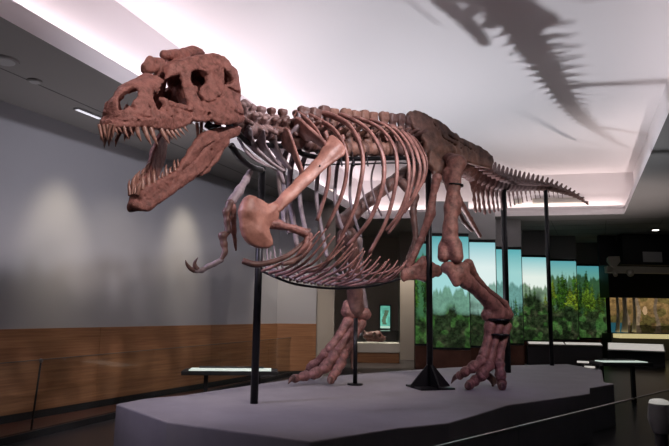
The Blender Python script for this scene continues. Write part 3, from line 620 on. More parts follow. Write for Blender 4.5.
bone('pubis', chain([mirror(pubL[0]), P(415, 197, 7.9), P(413, 212, 7.9), P(416, 240, 7.88), P(408, 262, 7.86)], [.07, .05, .045, .04, .05]), .013, M['dark'], SK, seed=52)
bk = (LAT, 1.8)
bone('pubis_boot', [(P(424, 264, 7.84), P(404, 277, 7.75), .085, .05, bk), (P(424, 264, 7.84), P(439, 270.5, 7.95), .085, .055, bk), (P(405, 273, 7.75), P(425, 277, 7.84), .05, .05, bk), (P(425, 276, 7.84), P(438, 272, 7.95), .05, .045, bk)], .013, M['bone'], SK, k=.06, seed=53)
bone('ischium', chain([P(452, 178, 8.0), P(459, 200, 8.25), P(470, 219, 8.5), P(480, 236, 8.7)], [.06, .045, .035, .028]), .013, M['bone'], SK, seed=54)
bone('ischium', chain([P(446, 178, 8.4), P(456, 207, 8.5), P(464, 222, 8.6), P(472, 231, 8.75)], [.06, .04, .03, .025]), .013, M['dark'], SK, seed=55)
# ---- left leg (the near one)
bone('thigh_bone', chain([P(455, 164, 7.62), P(454, 185, 7.55), P(451.5, 208, 7.5), P(450.5, 228, 7.46), P(450, 240, 7.46)], [.112, .083, .088, .09, .105]) + [(P(450, 160, 7.8), P(459, 163, 7.62), .10, .10), (P(455, 245, 7.42), P(456.5, 256.5, 7.38), .088, .088), (P(444, 247, 7.5), P(443.5, 256.5, 7.46), .078, .074), (P(446, 172, 7.6), P(446.5, 182, 7.6), .05, .03), (P(459.5, 200, 7.52), P(459, 212, 7.5), .03, .02)], .0125, M['bone'], SK, k=.05,
     cut=[(P(449, 267, 7.34), P(449, 248, 7.34), .034, .012)], seed=61, amp=.004, freq=28)
bone('shin_bone', chain([P(458, 273, 7.47), P(467, 281.5, 7.55), P(480, 293, 7.75), P(492, 305, 7.95), P(497, 312, 8.02)], [.115, .09, .078, .098, .12]) + [(P(446, 268, 7.44), P(464, 267.5, 7.5), .066, .074), (P(449, 267, 7.4), P(456, 283, 7.42), .07, .05), (P(487.5, 315, 7.95), P(507, 314.5, 8.05), .088, .08)], .0125, M['bone'], SK, k=.045, seed=62, amp=.005, freq=28,
     cut=[(P(470, 286, 7.38), P(482, 298, 7.58), .05, .035), (P(490, 322, 7.8), P(504, 321, 7.85), .02, .02)])
bone('calf_bone', chain([P(468, 264, 7.55), P(475, 276, 7.66), P(487, 289, 7.82), P(505, 303, 8.0), P(510, 315, 8.05)], [.07, .045, .03, .035, .05]), .012, M['bone'], SK, seed=63)
def foot(mts, toes, mtl, mtl2):
    for q, r in mts: bone('foot_bone', chain(q, r), .012, mtl, SK, k=.04, seed=71)
    for pts, r, w in toes:
        C, _ = catmull(pts, 10); s = np.r_[0, np.cumsum(np.linalg.norm(np.diff(C, axis=0), axis=1))]; cuts = np.array(w) * s[-1]
        at = lambda x: np.array([np.interp(x, s, C[:, i]) for i in range(3)])
        for i in range(len(cuts) - 2):
            a, b = at(cuts[i]), at(cuts[i + 1]); m = (a + b) / 2; k = 1 - .12 * i; a2 = a + (b - a) * .16; b2 = b - (b - a) * .14
            bone('toe_bone', [(a2, m, r * 1.02 * k, r * .68 * k), (m, b2, r * .68 * k, r * .92 * k), (b2 + [0, 0, .02 * k], b2 - [0, 0, .01], r * .8 * k, r * .75 * k), (a2 + [0, 0, .03 * k], a2, r * .8 * k, r * .9 * k)], .0085, mtl2 if i else mtl, SK, k=.014, amp=.003, seed=72 + i)
        a, b = at(cuts[-2]), at(cuts[-1]); m = (a + b) / 2 + np.array([0, 0, .03])
        V, Fc = sweep([a + [0, 0, .01], m, b], [(r * .5, r * .58), (r * .36, r * .42), (r * .06, r * .06)], 9, 6); mesh_obj('toe_claw', V, Fc, M['dark'], SK, smooth=True)
TA, TB, TC = Z(451, 383.5, PLAT + .035), Z(466, 388.5, PLAT + .035), Z(502, 388.5, PLAT + .035)
foot([([P(490, 325, 7.93), P(487.5, 340, 7.9), P(483.5, 356, 7.86)], [.078, .05, .07]), ([P(498, 326, 7.96), P(494, 342, 7.92), P(489.5, 360, 7.88)], [.078, .05, .07]), ([P(506, 326, 8.03), P(502, 343, 7.98), P(498.5, 359, 7.92)], [.075, .05, .072])],
     [([P(483, 360, 7.85), P(475, 366.5, 7.82), P(466, 371.5, 7.85), P(458, 377, 7.95), TA], .076, [0, .3, .52, .72, 1]), ([P(489, 364, 7.84), P(484, 373, 7.78), P(478, 379, 7.76), P(471, 383.5, 7.8), TB], .080, [0, .27, .47, .62, .78, 1]), ([P(498.5, 363, 7.88), P(500, 371, 7.84), P(501, 378, 7.82), P(502, 384, 7.85), TC], .078, [0, .28, .48, .64, .8, 1])], M['bone'], M['bone'])
bone('toe_bone', chain([P(489, 376, 8.1), P(494, 381, 8.1), P(493, 385, 8.05)], [.05, .04, .02]), .01, M['dark'], SK, seed=80)
def strap(a, b, r, w):
    mb = MB(); mb.cyl(a, b, r, r, 20); return mb
for (a, b, r) in ((P(497, 318.5, 7.98), P(497, 321, 7.98), .175), (P(498, 333.5, 7.95), P(498, 335.5, 7.95), .148), (P(455, 184.5, 7.55), P(454.9, 186.2, 7.55), .108)): strap(a, b, r, 0).build('steel_strap', M['steel'], SK, True)
# ---- right leg (the far one)
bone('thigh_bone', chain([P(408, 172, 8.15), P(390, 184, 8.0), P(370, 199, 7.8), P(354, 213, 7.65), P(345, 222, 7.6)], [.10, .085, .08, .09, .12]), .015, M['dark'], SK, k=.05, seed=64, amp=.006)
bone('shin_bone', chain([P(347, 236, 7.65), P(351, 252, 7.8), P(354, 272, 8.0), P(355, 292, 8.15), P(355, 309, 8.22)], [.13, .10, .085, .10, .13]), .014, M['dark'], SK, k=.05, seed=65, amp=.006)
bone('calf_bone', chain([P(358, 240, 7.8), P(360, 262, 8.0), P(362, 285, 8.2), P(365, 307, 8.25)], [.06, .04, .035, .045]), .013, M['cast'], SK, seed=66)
bone('ankle_bone', [(P(347, 312, 8.18), P(365, 314, 8.25), .085, .085), (P(346, 307, 8.15), P(346, 303, 8.15), .05, .04)], .013, M['bone'], SK, seed=67)
Q = lambda px, py: Z(px, py, PLAT + .035)
foot([([P(348, 322, 8.16), P(339, 336, 8.1), P(330, 349, 8.05)], [.078, .05, .07]), ([P(354, 323, 8.2), P(346, 338, 8.12), P(338, 350, 8.06)], [.078, .053, .074]), ([P(361, 323, 8.26), P(353, 337, 8.2), P(345, 349, 8.14)], [.075, .06, .075])],
     [([P(328, 352, 8.04), P(320, 360, 7.98), P(312, 366, 7.95), Q(307, 373.5), Q(300, 377)], .07, [0, .3, .52, .72, 1]), ([P(335, 354, 8.04), P(328.5, 364, 7.98), P(321, 371.5, 7.93), P(309, 375.5, 7.9), P(297, 377.5, 7.87), Q(288, 384)], .088, [0, .25, .45, .62, .8, 1]), ([P(343, 353, 8.1), P(341, 362, 8.02), P(337, 370, 7.97), P(333, 376, 7.93), Q(329, 384)], .085, [0, .28, .5, .68, .84, 1])], M['bone'], M['bone'])
bone('toe_bone', chain([P(352, 345, 8.25), P(353, 356, 8.25), P(352, 368, 8.2)], [.045, .035, .02]), .01, M['dark'], SK, seed=81)
# ---- steel tube carrying the skeleton, wires
mb = MB(); mb.tube([P(222, 118, 5.26)] + [p - np.array([0, 0, .13]) for p in neck[1:]] + [p - np.array([0, 0, .12]) for p in back] + [sac[1] - np.array([0, 0, .08])]+ [p - np.array([0, 0, .0]) for p in tail[:5]], .028, 10, 6)
mb.build('steel_armature', M['steel'], SK, True)
mb = MB(); mb.tube([P(231, 145, 5.3), P(240, 158, 5.45), P(252, 167, 5.75), P(262, 170, 6.15)], .03, 10, 6); mb.build('steel_armature', M['steel'], SK, True)
mb = MB()
mb.tube([P(262, 271, 6.1)] + [onplane(x, y) for x, y in ((280, 279), (300, 285), (336, 288.5), (372, 286), (400, 279))], .014, 8, 5)
mb.build('steel_armature', M['steel'], SK, True); mb = MB()
for o in (.45, -.45):
    mb = MB(); mb.tube([onplane(x, y, o) for x, y in ((300 if o < 0 else 352, 165), (372, 163.5), (396, 163), (420, 164))], .009, 6, 4); mb.build('steel_armature', M['steel'], SK, True)
for x in (318, 340, 352, 366, 380, 394):
    mb = MB(); mb.tube([onplane(x, 150), onplane(x + 2, 166, .4)], .008, 6, 1); mb.build('hanger_wire', M['rod'], SK, True)
mb = MB(); mb.tube([onplane(352, 158, .36), onplane(372, 157.5, .42), onplane(396, 157, .42)], .008, 6, 4)
mb.build('steel_armature', M['steel'], SK, True)
# jaw hinge hardware, pale rods and black clamp
mb = MB(); mb.cyl(P(207, 124, 4.9), P(216, 131, 4.9), .035, .03, 12); mb.cyl(P(209, 127, 4.85), P(221, 124.5, 4.85), .02, .02, 10); mb.build('jaw_bracket', M['steel'], SKULL, True)
for a, b in (((197, 123), (198.5, 142)), ((201.5, 122), (201, 137))):
    mb = MB(); mb.cyl(P(*a, 5.0), P(*b, 5.0), .016, .012, 10); mb.build('throat_bone', M['tooth'], SKULL, True)
# ================================================================== SUPPORT POLES
def pole(top, base, r, label, kind):
    b = np.array(base); e = empty('support_pole', b, label, 'pole', 'black poles under the skeleton')
    mb = MB(); mb.cyl(b, np.array([b[0], b[1], top]), r, r, 16); mb.build('post', M['steel'], e, True)
    if kind == 'flange': MB().cyl(b, b + [0, 0, .02], .10, .10, 20).build('foot_plate', M['steel'], e)
    if kind == 'gusset':
        MB().box(b + [0, 0, .012], (.46, .46, .024), rz=.3).build('foot_plate', M['steel'], e)
        for k in range(4):
            g = .3 + k * math.pi / 2; dx = np.array([math.cos(g), math.sin(g), 0]); n = np.array([-dx[1], dx[0], 0]) * .012
            q = [b + dx * .03 + [0, 0, .02], b + dx * .27 + [0, 0, .02], b + dx * .27 + [0, 0, .035], b + dx * .03 + [0, 0, .30]]
            V = [p + n for p in q] + [p - n for p in q]
            MB().add(V, [(0, 1, 2, 3), (7, 6, 5, 4), (0, 4, 5, 1), (1, 5, 6, 2), (2, 6, 7, 3), (3, 7, 4, 0)]).build('gusset', M['steel'], e)
    return e
def ztop(px, py, b): return P(px, py, b[1])[2]
b = Z(254, 403.5, PLAT); pole(ztop(262, 167, b), b, .040, 'black steel pole under the neck, behind the shoulder bone', 'plain')
b = Z(430, 388, PLAT); pole(ztop(430, 160, b), b, .04, 'black steel pole with triangular gussets on its base, below the hips', 'gusset')
b = Z(355, 385, PLAT); pole(ztop(357, 318, b), b, .028, 'short black pole with round foot behind the far raised ankle', 'flange')
b = Z(508, 372.5, PLAT); pole(ztop(506, 184, b), b, .05, 'black pole under the tail base, right behind the near foot', 'plain')
b = Z(552, 365.5, PLAT); pole(ztop(548, 190, b), b, .04, 'slim black pole carrying the middle of the tail', 'plain')
# ================================================================== PLATFORM
PL = [(116, 404), (167, 422), (311, 441.5), (400, 427.7), (449, 423), (508, 405), (590, 393.6), (590, 388), (614, 384), (604, 382), (602, 370), (567, 364), (483, 366), (449, 367.6), (400, 370.7), (292, 379), (180, 395.6), (145, 398.5)]
pp = [Z(*q, PLAT)[:2] for q in PL]
o = MB().prism(pp, 0, PLAT).build('display_platform', M['platform'], None, bevel=.012)
tag(o, 'low grey many-sided platform under the dinosaur skeleton', 'platform')
# ================================================================== ROOM
def st(o): o['kind'] = 'structure'; return o
ZC = 4.2; ZT = 5.4
WD = np.array([.4179, .9085, 0]); WN = np.array([.9085, -.4179, 0]); W0 = np.array([-4.26, 8.02, 0]); W1 = np.array([-1.33, 14.39, 0])
st(MB().box((2, 14, -.05), (44, 44, .1)).build('floor', M['floor']))
wc = (W1 + (W0 - WD * 14)) / 2; wl = np.linalg.norm(W1 - (W0 - WD * 14)); ax = np.array([WD, WN, [0, 0, 1]])
st(MB().box(wc - WN * .15 + [0, 0, 2.35], (wl, .3, 4.7), ax).build('wall_left', M['wall']))
mb = MB()
L0 = -14.; pw = 3.2
segs = [(-14., -6.), (-6., -1.3), (-1.3, 1.55), (1.55, 4.4), (4.4, 7.0)]
for a, b in segs: mb.box(W0 + WD * ((a + b) / 2) + WN * .015 + [0, 0, .66], (b - a - .006, .03, 1.10), ax)
st(mb.build('trim_1', M['wood']))
st(MB().box(wc + WN * .01 + [0, 0, .055], (wl, .02, .11), ax).build('baseboard_left', M['black']))
# strip of red wood floor along the wall, then a black kerb carrying the glass
g0 = Z(-40, 455, 0); g1 = Z(114, 418, 0); gd = (g1 - g0) / np.linalg.norm(g1 - g0); gl = 12.5
ga = g0 - gd * 1.0; gb = ga + gd * gl
wa = W0 - WD * 3.5; wb = W1
st(MB().add([list(ga[:2]) + [.004], list(gb[:2]) + [.004], list(wb[:2]) + [.004], list(wa[:2]) + [.004]], [(0, 1, 2, 3)]).build('floor_strip', M['woodfloor']))
# return wall, grey pier, recess wall
def wallseg(name, a, b, z0, z1, m, th=.2):
    a = np.array([*a, 0.]); b = np.array([*b, 0.]); d = (b - a); l = np.linalg.norm(d); d /= l; n = np.array([d[1], -d[0], 0])
    return st(MB().box((a + b) / 2 - n * th / 2 + [0, 0, (z0 + z1) / 2], (l, th, z1 - z0), np.array([d, n, [0, 0, 1]])).build(name, m))
c1 = (-.41, 14.75); wallseg('wall_return', W1[:2], c1, 0, 4.6, M['wall'])
a = np.array([*W1[:2], 0]); b = np.array([*c1, 0]); d = (b - a) / np.linalg.norm(b - a); n = np.array([d[1], -d[0], 0])
st(MB().box((a + b) / 2 + n * .015 + [0, 0, .66], (np.linalg.norm(b - a), .03, 1.10), np.array([d, n, [0, 0, 1]])).build('trim_2', M['wood']))
st(MB().box((a + b) / 2 + n * .012 + [0, 0, .055], (np.linalg.norm(b - a), .024, .11), np.array([d, n, [0, 0, 1]])).build('baseboard_return', M['black']))
wallseg('wall_pier', (-.41, 15.0), (.03, 15.0), 0, 4.6, M['paint'], .6)
wallseg('wall_recess', (-1.5, 21.6), (3.2, 21.6), 0, 4.6, M['paint'])
wallseg('wall_far', (3.0, 27.5), (20, 25.5), 0, 4.6, M['charcoal'])
wallseg('wall_right', (18, 27), (22, -4), 0, 4.6, M['charcoal'])
x0, x1 = P(400, 340, 20.)[0], P(417.5, 340, 20.)[0]
wallseg('wall_pillar', (x0, 20.0), (x1, 20.0), 0, 4.6, M['paint'], .5)
# ceilings
NLc, NRc, FRc, FLc = np.array([-5.66, -2.]), np.array([.5, -2.]), np.array([7.7, 15.73]), np.array([.9, 17.29])
OC = [(-16, -6), (24, -6), (24, 34), (-16, 34)]; IC = [NLc, NRc, FRc, FLc]
V = [(*q, ZC) for q in OC] + [(*q, ZC) for q in IC]
st(MB().add(V, [(i, 4 + i, 4 + (i + 1) % 4, (i + 1) % 4) for i in range(4)]).build('ceiling', M['ceil']))
def inset(poly, d):
    out = []
    n = len(poly)
    for i in range(n):
        p = poly[i]; a = (p - poly[i - 1]); a /= np.linalg.norm(a); b = (poly[(i + 1) % n] - p); b /= np.linalg.norm(b)
        na = np.array([-a[1], a[0]]); nb = np.array([-b[1], b[0]]); k = (na + nb) / (1 + na @ nb); out.append(p + k * d)
    return out
ring = [(0, ZC), (0, ZC + .13), (-.04, ZC + .14), (-.04, ZC + .25), (-.06, ZC + .25), (-.06, ZC + .17), (-.30, ZC + .17), (-.30, ZT)]
V = []; Fc = []
for d, z in ring: V += [(*q, z) for q in inset(IC, d)]
for k in range(len(ring) - 1):
    for i in range(4): Fc.append((4 * k + i, 4 * k + 4 + i, 4 * k + 4 + (i + 1) % 4, 4 * k + (i + 1) % 4))
st(MB().add(V, Fc).build('ceiling_recess_sides', M['white']))
q = inset(IC, -.32)
st(MB().add([(*p, ZT) for p in q], [(0, 3, 2, 1)]).build('ceiling_recess', M['white']))
# thin grooves between the ceiling tiles
mb = MB(); n2 = np.array([.92, -.39, 0]); d2 = np.array([.39, .92, 0])
def ray_on(a, dvec, l, w=.012): mb.box(np.array([a[0], a[1], ZC - .001]) + dvec * l / 2, (l, w, .004), np.array([dvec, np.cross([0, 0, 1], dvec), [0, 0, 1]]))
for k in range(9): ray_on((-6.6 + .95 * .0, 2.2 + k * 1.35), np.array([.93, -.36, 0]) if 0 else np.array([.90, -.43, 0]), 2.4 if k < 9 else 2)
ray_on((-5.6, 2.0), np.array([.36, .933, 0]), 15)
for k in range(6): ray_on((5.2 + k * .5, 17.5 + k * .9), np.array([.95, -.3, 0]), 8)
for k in range(5): ray_on((6.2 + k * 1.5, 17.0 - k * .2), np.array([.40, .915, 0]), 7)
st(mb.build('ceiling_joints', M['charcoal']))
# air slots in the far face of the recess
fd = (FRc - FLc) / np.linalg.norm(FRc - FLc); fd3 = np.array([*fd, 0]); fn3 = np.array([fd[1], -fd[0], 0])
for a, b, lab in ((515, 523, 'short pale air vent slot in the ceiling recess, left of the tail pole'), (534, 584, 'long pale air vent slot in the ceiling recess under the tail tip')):
    pa, pb = [P(x, 206, 16.2) for x in (a, b)]
    t0 = ((pa[:2] - FLc) @ fd), ((pb[:2] - FLc) @ fd)
    c = np.array([*(FLc + fd * (t0[0] + t0[1]) / 2), ZC + .46]) - fn3 * .30
    e = empty('air_vent', c, lab, 'vent', 'air vents in the ceiling recess'); axx = np.array([fd3, fn3, [0, 0, 1]]); l = t0[1] - t0[0]
    MB().box(c + fn3 * .01, (l, .03, .15), axx).build('vent_frame', M['cream'], e)
    mb = MB()
    for k in range(4): mb.box(c + fn3 * .03 + [0, 0, -.05 + .033 * k], (l - .06, .012, .012), axx)
    mb.build('slat', M['header'], e)
# small things in the left ceiling
def disc_lamp(name, px, py, r, label, cat, glow):
    c = Z(px, py, ZC); e = empty(name, c, label, cat)
    V, Fc = sweep([c, c - np.array([0, 0, .02])], [(r, r), (r * .94, r * .94)], 28, 1); mesh_obj('trim_ring', V, Fc, M['ceil'], e)
    V, Fc = sweep([c - np.array([0, 0, .02]), c - np.array([0, 0, .026])], [(r * .72, r * .72), (r * .7, r * .7)], 28, 1); mesh_obj('grille', V, Fc, M['lamp'] if glow else M['header'], e)
disc_lamp('ceiling_speaker', 4, 60, .16, 'round pale ceiling speaker at the upper left edge', 'speaker', 0)
disc_lamp('ceiling_sensor', 35, 80.5, .085, 'small round ceiling disc near the light slot', 'sensor', 0)
a, b = Z(76, 107.5, ZC), Z(101, 117.5, ZC); dv = (b - a); l = np.linalg.norm(dv); dv /= l
e = empty('slot_light', (a + b) / 2, 'slim white light slot in the grey ceiling left of the jaws', 'light'); axx = np.array([dv, np.cross([0, 0, 1], dv), [0, 0, 1]])
MB().box((a + b) / 2 - np.array([0, 0, .012]), (l, .09, .02), axx).build('housing', M['header'], e); MB().box((a + b) / 2 - np.array([0, 0, .026]), (l - .04, .05, .008), axx).build('diffuser', M['slot'], e)
disc_lamp('downlight', 655.5, 229.5, .13, 'small glowing downlight in the dark ceiling at right', 'light', 1)
# ================================================================== VIDEO PANELS
rng = np.random.RandomState(5)
def vnoise(W, H, s, seed):
    r = np.random.RandomState(seed); g = r.rand(int(H / s) + 3, int(W / s) + 3); y, x = np.meshgrid(np.arange(H) / s, np.arange(W) / s, indexing='ij')
    i, j = y.astype(int), x.astype(int); fy, fx_ = y - i, x - j; fy = fy * fy * (3 - 2 * fy); fx_ = fx_ * fx_ * (3 - 2 * fx_)
    return g[i, j] * (1 - fy) * (1 - fx_) + g[i + 1, j] * fy * (1 - fx_) + g[i, j + 1] * (1 - fy) * fx_ + g[i + 1, j + 1] * fy * fx_
def forest(W, H, p, seed):
    """one panel's picture: pale sky, hazy far trees, lit conifers and broad crowns, dark undergrowth with pale rocks"""
    y, x = np.meshgrid(np.linspace(0, 1, H), np.linspace(0, 1, W), indexing='ij')
    img = np.zeros((H, W, 3)); top, low = np.array(p['top']), np.array(p['low'])
    t = np.clip(y / .24, 0, 1)[..., None]; img[:] = top * (1 - t) + low * t
    n2, n5, n11 = vnoise(W, H, 1.6, seed), vnoise(W, H, 4.5, seed + 1), vnoise(W, H, 11, seed + 2); fine = n2 * .55 + n5 * .45
    r = np.random.RandomState(seed + 4)
    hz = p['far'] + .10 * vnoise(W, H, 5, seed + 3)[:1] + .05 * vnoise(W, H, 2, seed + 8)[:1]
    a = np.clip((y - hz) / .03, 0, 1)[..., None] * .9; c = np.array(p['haze']) * (.55 + .7 * fine[..., None]); img = img * (1 - a) + c * a
    for k in range(p['n']):
        dp = k / p['n']; cx = r.uniform(-.1, 1.1); ty = p['tree'] + r.uniform(0, .3) + .25 * dp; by = min(1., ty + r.uniform(.30, .5)); wd = r.uniform(.14, .32)
        hg = (y - ty) / (by - ty); layer = .55 + .45 * np.abs(((hg * r.uniform(6, 10)) % 1)); edge = wd * np.clip(hg, 0, 1) ** .8 * layer * (.55 + .9 * n5)
        a = np.clip((edge - np.abs(x - cx)) / .05, 0, 1) * (hg > 0) * np.clip((1.02 - hg) / .15, 0, 1) * (.55 + .6 * n2 > .62); a = np.clip(a, 0, 1)[..., None] * .95
        tint = np.array(p['lit']) if r.rand() < p['sun'] else np.array(p['dim'])
        c = tint * (.08 + 2.3 * (fine ** 2.4)[..., None]) * (.55 + .9 * np.clip(.5 + (x - cx) / wd * r.choice([-.5, .5]), 0, 1))[..., None] * (1 - .35 * dp)
        img = img * (1 - a) + c * a
    g = np.clip((y - p['under'] - .16 * (n11 - .5)) / .10, 0, 1)[..., None]
    un = np.array([.020, .040, .014]) * (.15 + 2.2 * (fine ** 2)[..., None]) + np.array([.05, .035, .026]) * (n11 * n5)[..., None] ** 2 * 1.6
    b = np.clip((vnoise(W, H, 8, seed + 9) - .62) / .1, 0, 1)[..., None] * np.array([.02, .07, .012]) * (.3 + 1.6 * fine[..., None]); img = img * (1 - g) + (un + b) * g
    return np.clip(img * (1 - .3 * np.clip((y - .8) / .2, 0, 1))[..., None], 0, 1.2)
TEAL, WHITE = (.10, .42, .46), (.62, .90, .88)
def pan(top, low, far, haze, tree, n, lit, dim, sun, under): return dict(top=top, low=low, far=far, haze=haze, tree=tree, n=n, lit=lit, dim=dim, sun=sun, under=under)
PANS = [pan((.10, .30, .30), (.12, .32, .28), .05, (.05, .16, .05), .0, 14, (.09, .26, .03), (.03, .09, .02), .6, .72),
        pan((.10, .42, .46), (.42, .78, .78), .40, (.15, .33, .22), .48, 12, (.06, .16, .03), (.025, .06, .025), .35, .62),
        pan((.30, .66, .72), (.85, 1.0, .98), .36, (.22, .45, .36), .50, 9, (.06, .14, .04), (.03, .07, .035), .3, .60),
        pan((.12, .48, .52), (.40, .74, .72), .26, (.14, .34, .30), .36, 12, (.05, .14, .05), (.02, .06, .04), .3, .62),
        pan((.26, .64, .68), (.90, 1.0, .92), .26, (.14, .26, .14), .22, 22, (.26, .36, .05), (.045, .11, .02), .55, .46),
        pan((.12, .42, .46), (.34, .62, .52), .13, (.05, .12, .03), -.02, 26, (.26, .38, .03), (.04, .11, .012), .6, .56),
        pan((.08, .34, .38), (.16, .40, .28), .08, (.025, .07, .018), .0, 26, (.13, .24, .02), (.028, .085, .014), .5, .60)]
PX = [(415, 431, 15.9, .30, .25, .75), (431, 470, 14.3, .50, .42, .45), (470, 497, 15.4, .52, .44, .5), (497, 523, 17.0, .36, .26, .7), (523, 549, 19.2, .24, .30, 1.6), (549, 578, 20.4, .05, .30, 2.0), (578, 606, 22.3, .02, .24, 1.7)]
labs = ['narrow forest video panel, mostly hidden, beside the beige pillar', 'forest video panel under the pelvis, with a broad teal sky, behind the knee', 'forest video panel with the brightest white sky behind the near shin',
        'hazy blue-green forest video panel behind the tail base pole', 'forest video panel with white sky left of the slim tail pole', 'forest video panel with sunlit conifers right of the slim tail pole', 'darkest green conifer video panel, last one at the right']
ZB, ZTP = .72, 3.36
for i, ((a, b, d, th, fr, br), lab) in enumerate(zip(PX, labs)):
    x0, x1 = (a - CX) / F * d * 1.012, (b - CX) / F * d * 1.012
    xa, xb = P(a, 300, d)[0], P(b, 300, d)[0]; w = xb - xa; c = np.array([(xa + xb) / 2, d, 0.])
    e = empty('video_panel', c, lab, 'screen', 'tall forest video panels')
    MB().box(c + [0, .10, (ZTP + ZB) / 2], (w - .006, .16, ZTP - ZB + .10), None).build('housing', M['black'], e)
    MB().box(c + [0, .16, (ZTP + .06 + ZC - .005) / 2], (w - .004, .34, ZC - .005 - ZTP - .06), None).build('header', M['header'], e)
    MB().box(c + [0, .12, ZB / 2 - .03], (w - .004, .2, ZB - .06), None).build('base_panel', M['redwood'], e)
    W_, H_ = int(36 * w / .75), 130
    picture('screen', (xa + .01, d + .015, ZB), (1, 0, 0), (0, 0, 1), w - .02, ZTP - ZB - .02, forest(W_, H_, PANS[i], 40 + 13 * i), M['video'], e)
# lit rail of labels in front of the far panels, running right along the diorama
def rail(name, pts, z, dep, label, m, cat):
    pts = [np.array(p) for p in pts]; c = (pts[0] + pts[-1]) / 2; e = empty(name, (c[0], c[1], 0), label, cat)
    a, b = pts; dv = (b - a); l = np.linalg.norm(dv); dv /= l; n = np.array([dv[1], -dv[0], 0]); ax3 = np.array([dv, n, [0, 0, 1]])
    MB().box(np.array([c[0], c[1], z / 2 - .02]), (l, .22, z - .04), ax3).build('plinth', M['charcoal'], e)
    tn = np.array([n[0] * .93, n[1] * .93, -.36]); up = np.cross(dv, tn); up *= np.sign(up[2])
    MB().box(np.array([c[0], c[1], z + .03]) + n * dep / 2, (l, dep, .03), np.array([dv, tn, up])).build('desk', M['header'], e)
    k = max(1, int(round(l / 1.1)))
    for i in range(k):
        q = a + dv * l * (i + .5) / k
        MB().box(np.array([q[0], q[1], z + .03]) + n * dep / 2 + up * .02, (l / k - .05, dep * .86, .008), np.array([dv, tn, up])).build('label_plate', m, e)
def onz(px, py, z): return Z(px, py, z)
rail('label_rail', [onz(527, 344, .62), onz(601, 345.5, .62)], .62, .18, 'long low rail of glowing white labels in front of the forest screens', M['label'], 'display')
# ---- diorama at the right
dD = 21.5
xa, xb = P(611, 315, dD)[0], P(672, 315, dD)[0] + 1.6; z0, z1 = P(640, 333, dD)[2], P(640, 298, dD)[2]
e = empty('diorama_case', ((xa + xb) / 2, dD, 0), 'warmly lit woodland diorama with tree trunks and a stream, right of the screens', 'display')
c = np.array([(xa + xb) / 2, dD, 0.])
MB().box(c + [0, .5, (z0) / 2 - .02], (xb - xa, .9, z0 - .04)).build('base', M['charcoal'], e)
MB().box(c + [0, .45, (z1 + ZC) / 2], (xb - xa, .8, ZC - z1 - .02)).build('canopy', M['black'], e)
def woods(W, H, seed):
    y, x = np.meshgrid(np.linspace(0, 1, H), np.linspace(0, 1, W), indexing='ij'); fine = vnoise(W, H, 2, seed) * .5 + vnoise(W, H, 5, seed + 1) * .5; mid = vnoise(W, H, 12, seed + 2)
    img = np.array([.20, .12, .045]) * (.3 + 1.4 * fine[..., None]) * (1.5 - y[..., None])
    img = img * (1 - .55 * (mid[..., None] > .55)) + np.array([.06, .07, .015]) * (mid[..., None] > .55) * fine[..., None]
    for cx, w, s in ((.155, .016, .6), (.26, .022, .8), (.44, .02, .5), (.6, .014, .4)):
        m = np.abs(x - cx - .012 * np.sin(y * 7 + cx * 20)) < w * (.8 + .8 * y ** 4); img[m] = (np.array([.34, .24, .15]) * s * (.5 + fine[..., None]))[m]
    m = (((x - .33) / .022) ** 2 + ((y - .36) / .13) ** 2) < 1; img[m] = np.array([.62, .40, .22]) * .9
    m = (y > .72) & (x < .16); img[m] = np.array([.02, .10, .13])
    m = (y > .86 - .1 * mid) & ~m; img[m] *= .25
    return img
picture('back_scene', (xa + .02, dD + .08, z0), (1, 0, 0), (0, 0, 1), xb - xa - .04, z1 - z0, woods(150, 60, 77), M['mural'], e)
for px, r in ((617.5, .05), (624.5, .075), (634, .05)):
    V, Fc = sweep([P(px, 332, dD - .15), P(px + .6, 315, dD - .12), P(px - .4, 297.5, dD - .1)], [(r * 1.5, r * 1.5), (r, r), (r * .9, r * .9)], 10, 6); mesh_obj('model_trunk', V, Fc, M['plinth'], e, smooth=True)
MB().box(c + [0, -.33, z0 - .10], (xb - xa, .5, .14)).build('lit_ledge', M['yellow'], e)
# sloped desk of pale labels in front of it
rail('label_desk', [onz(607.5, 347, .55), onz(664, 349, .55)], .55, .55, 'sloping desk of pale labels below the woodland diorama', M['label'], 'display')
# dark soffit box with its panel, pale bracket lamps below
sB = 19.5
xs0, xs1 = P(606.5, 260, sB)[0], P(669, 260, sB)[0] + 1.2; zb, zt = P(640, 265, sB)[2], P(640, 247, sB)[2]
e = empty('soffit_box', ((xs0 + xs1) / 2, sB, zb), 'black soffit box with a grey notice plate hanging from the ceiling at right', 'soffit')
cx = (P(623, 256, sB)[0] + xs1) / 2
MB().box((cx, sB + .2, (zb + ZC) / 2), (xs1 - P(623, 256, sB)[0], .4, ZC - zb - .03)).build('box', M['black'], e)
p = P(652.5, 257, sB - .02); MB().box(p, (.62, .03, .34)).build('notice_plate', M['header'], e)
MB().box(((xs0 + xs1) / 2, sB + .1, zb - .16), (xs1 - xs0, .2, .22)).build('beam', M['cream'], e, bevel=.02)
MB().box((P(614, 250, sB)[0], sB + .5, (zb + ZC) / 2), (.6, .1, ZC - zb - .03)).build('back_board', M['charcoal'], e)
p = P(613, 262, sB); e = empty('shield_lantern', p - np.array([0, 0, .2]), 'cream shield-shaped lantern in the dark bay next to the last screen', 'lantern')
V = []; 
for y, k in ((-.09, 1), (.12, .8)):
    V += [p + np.array([x * k, y, z * k]) for x, z in ((-.19, .17), (.19, .19), (.21, .02), (.04, -.2), (-.04, -.2), (-.2, .02))]
MB().add(V, [(5, 4, 3, 2, 1, 0), (6, 7, 8, 9, 10, 11)] + [(i, (i + 1) % 6, 6 + (i + 1) % 6, 6 + i) for i in range(6)]).build('shade', M['cream'], e, bevel=.015)
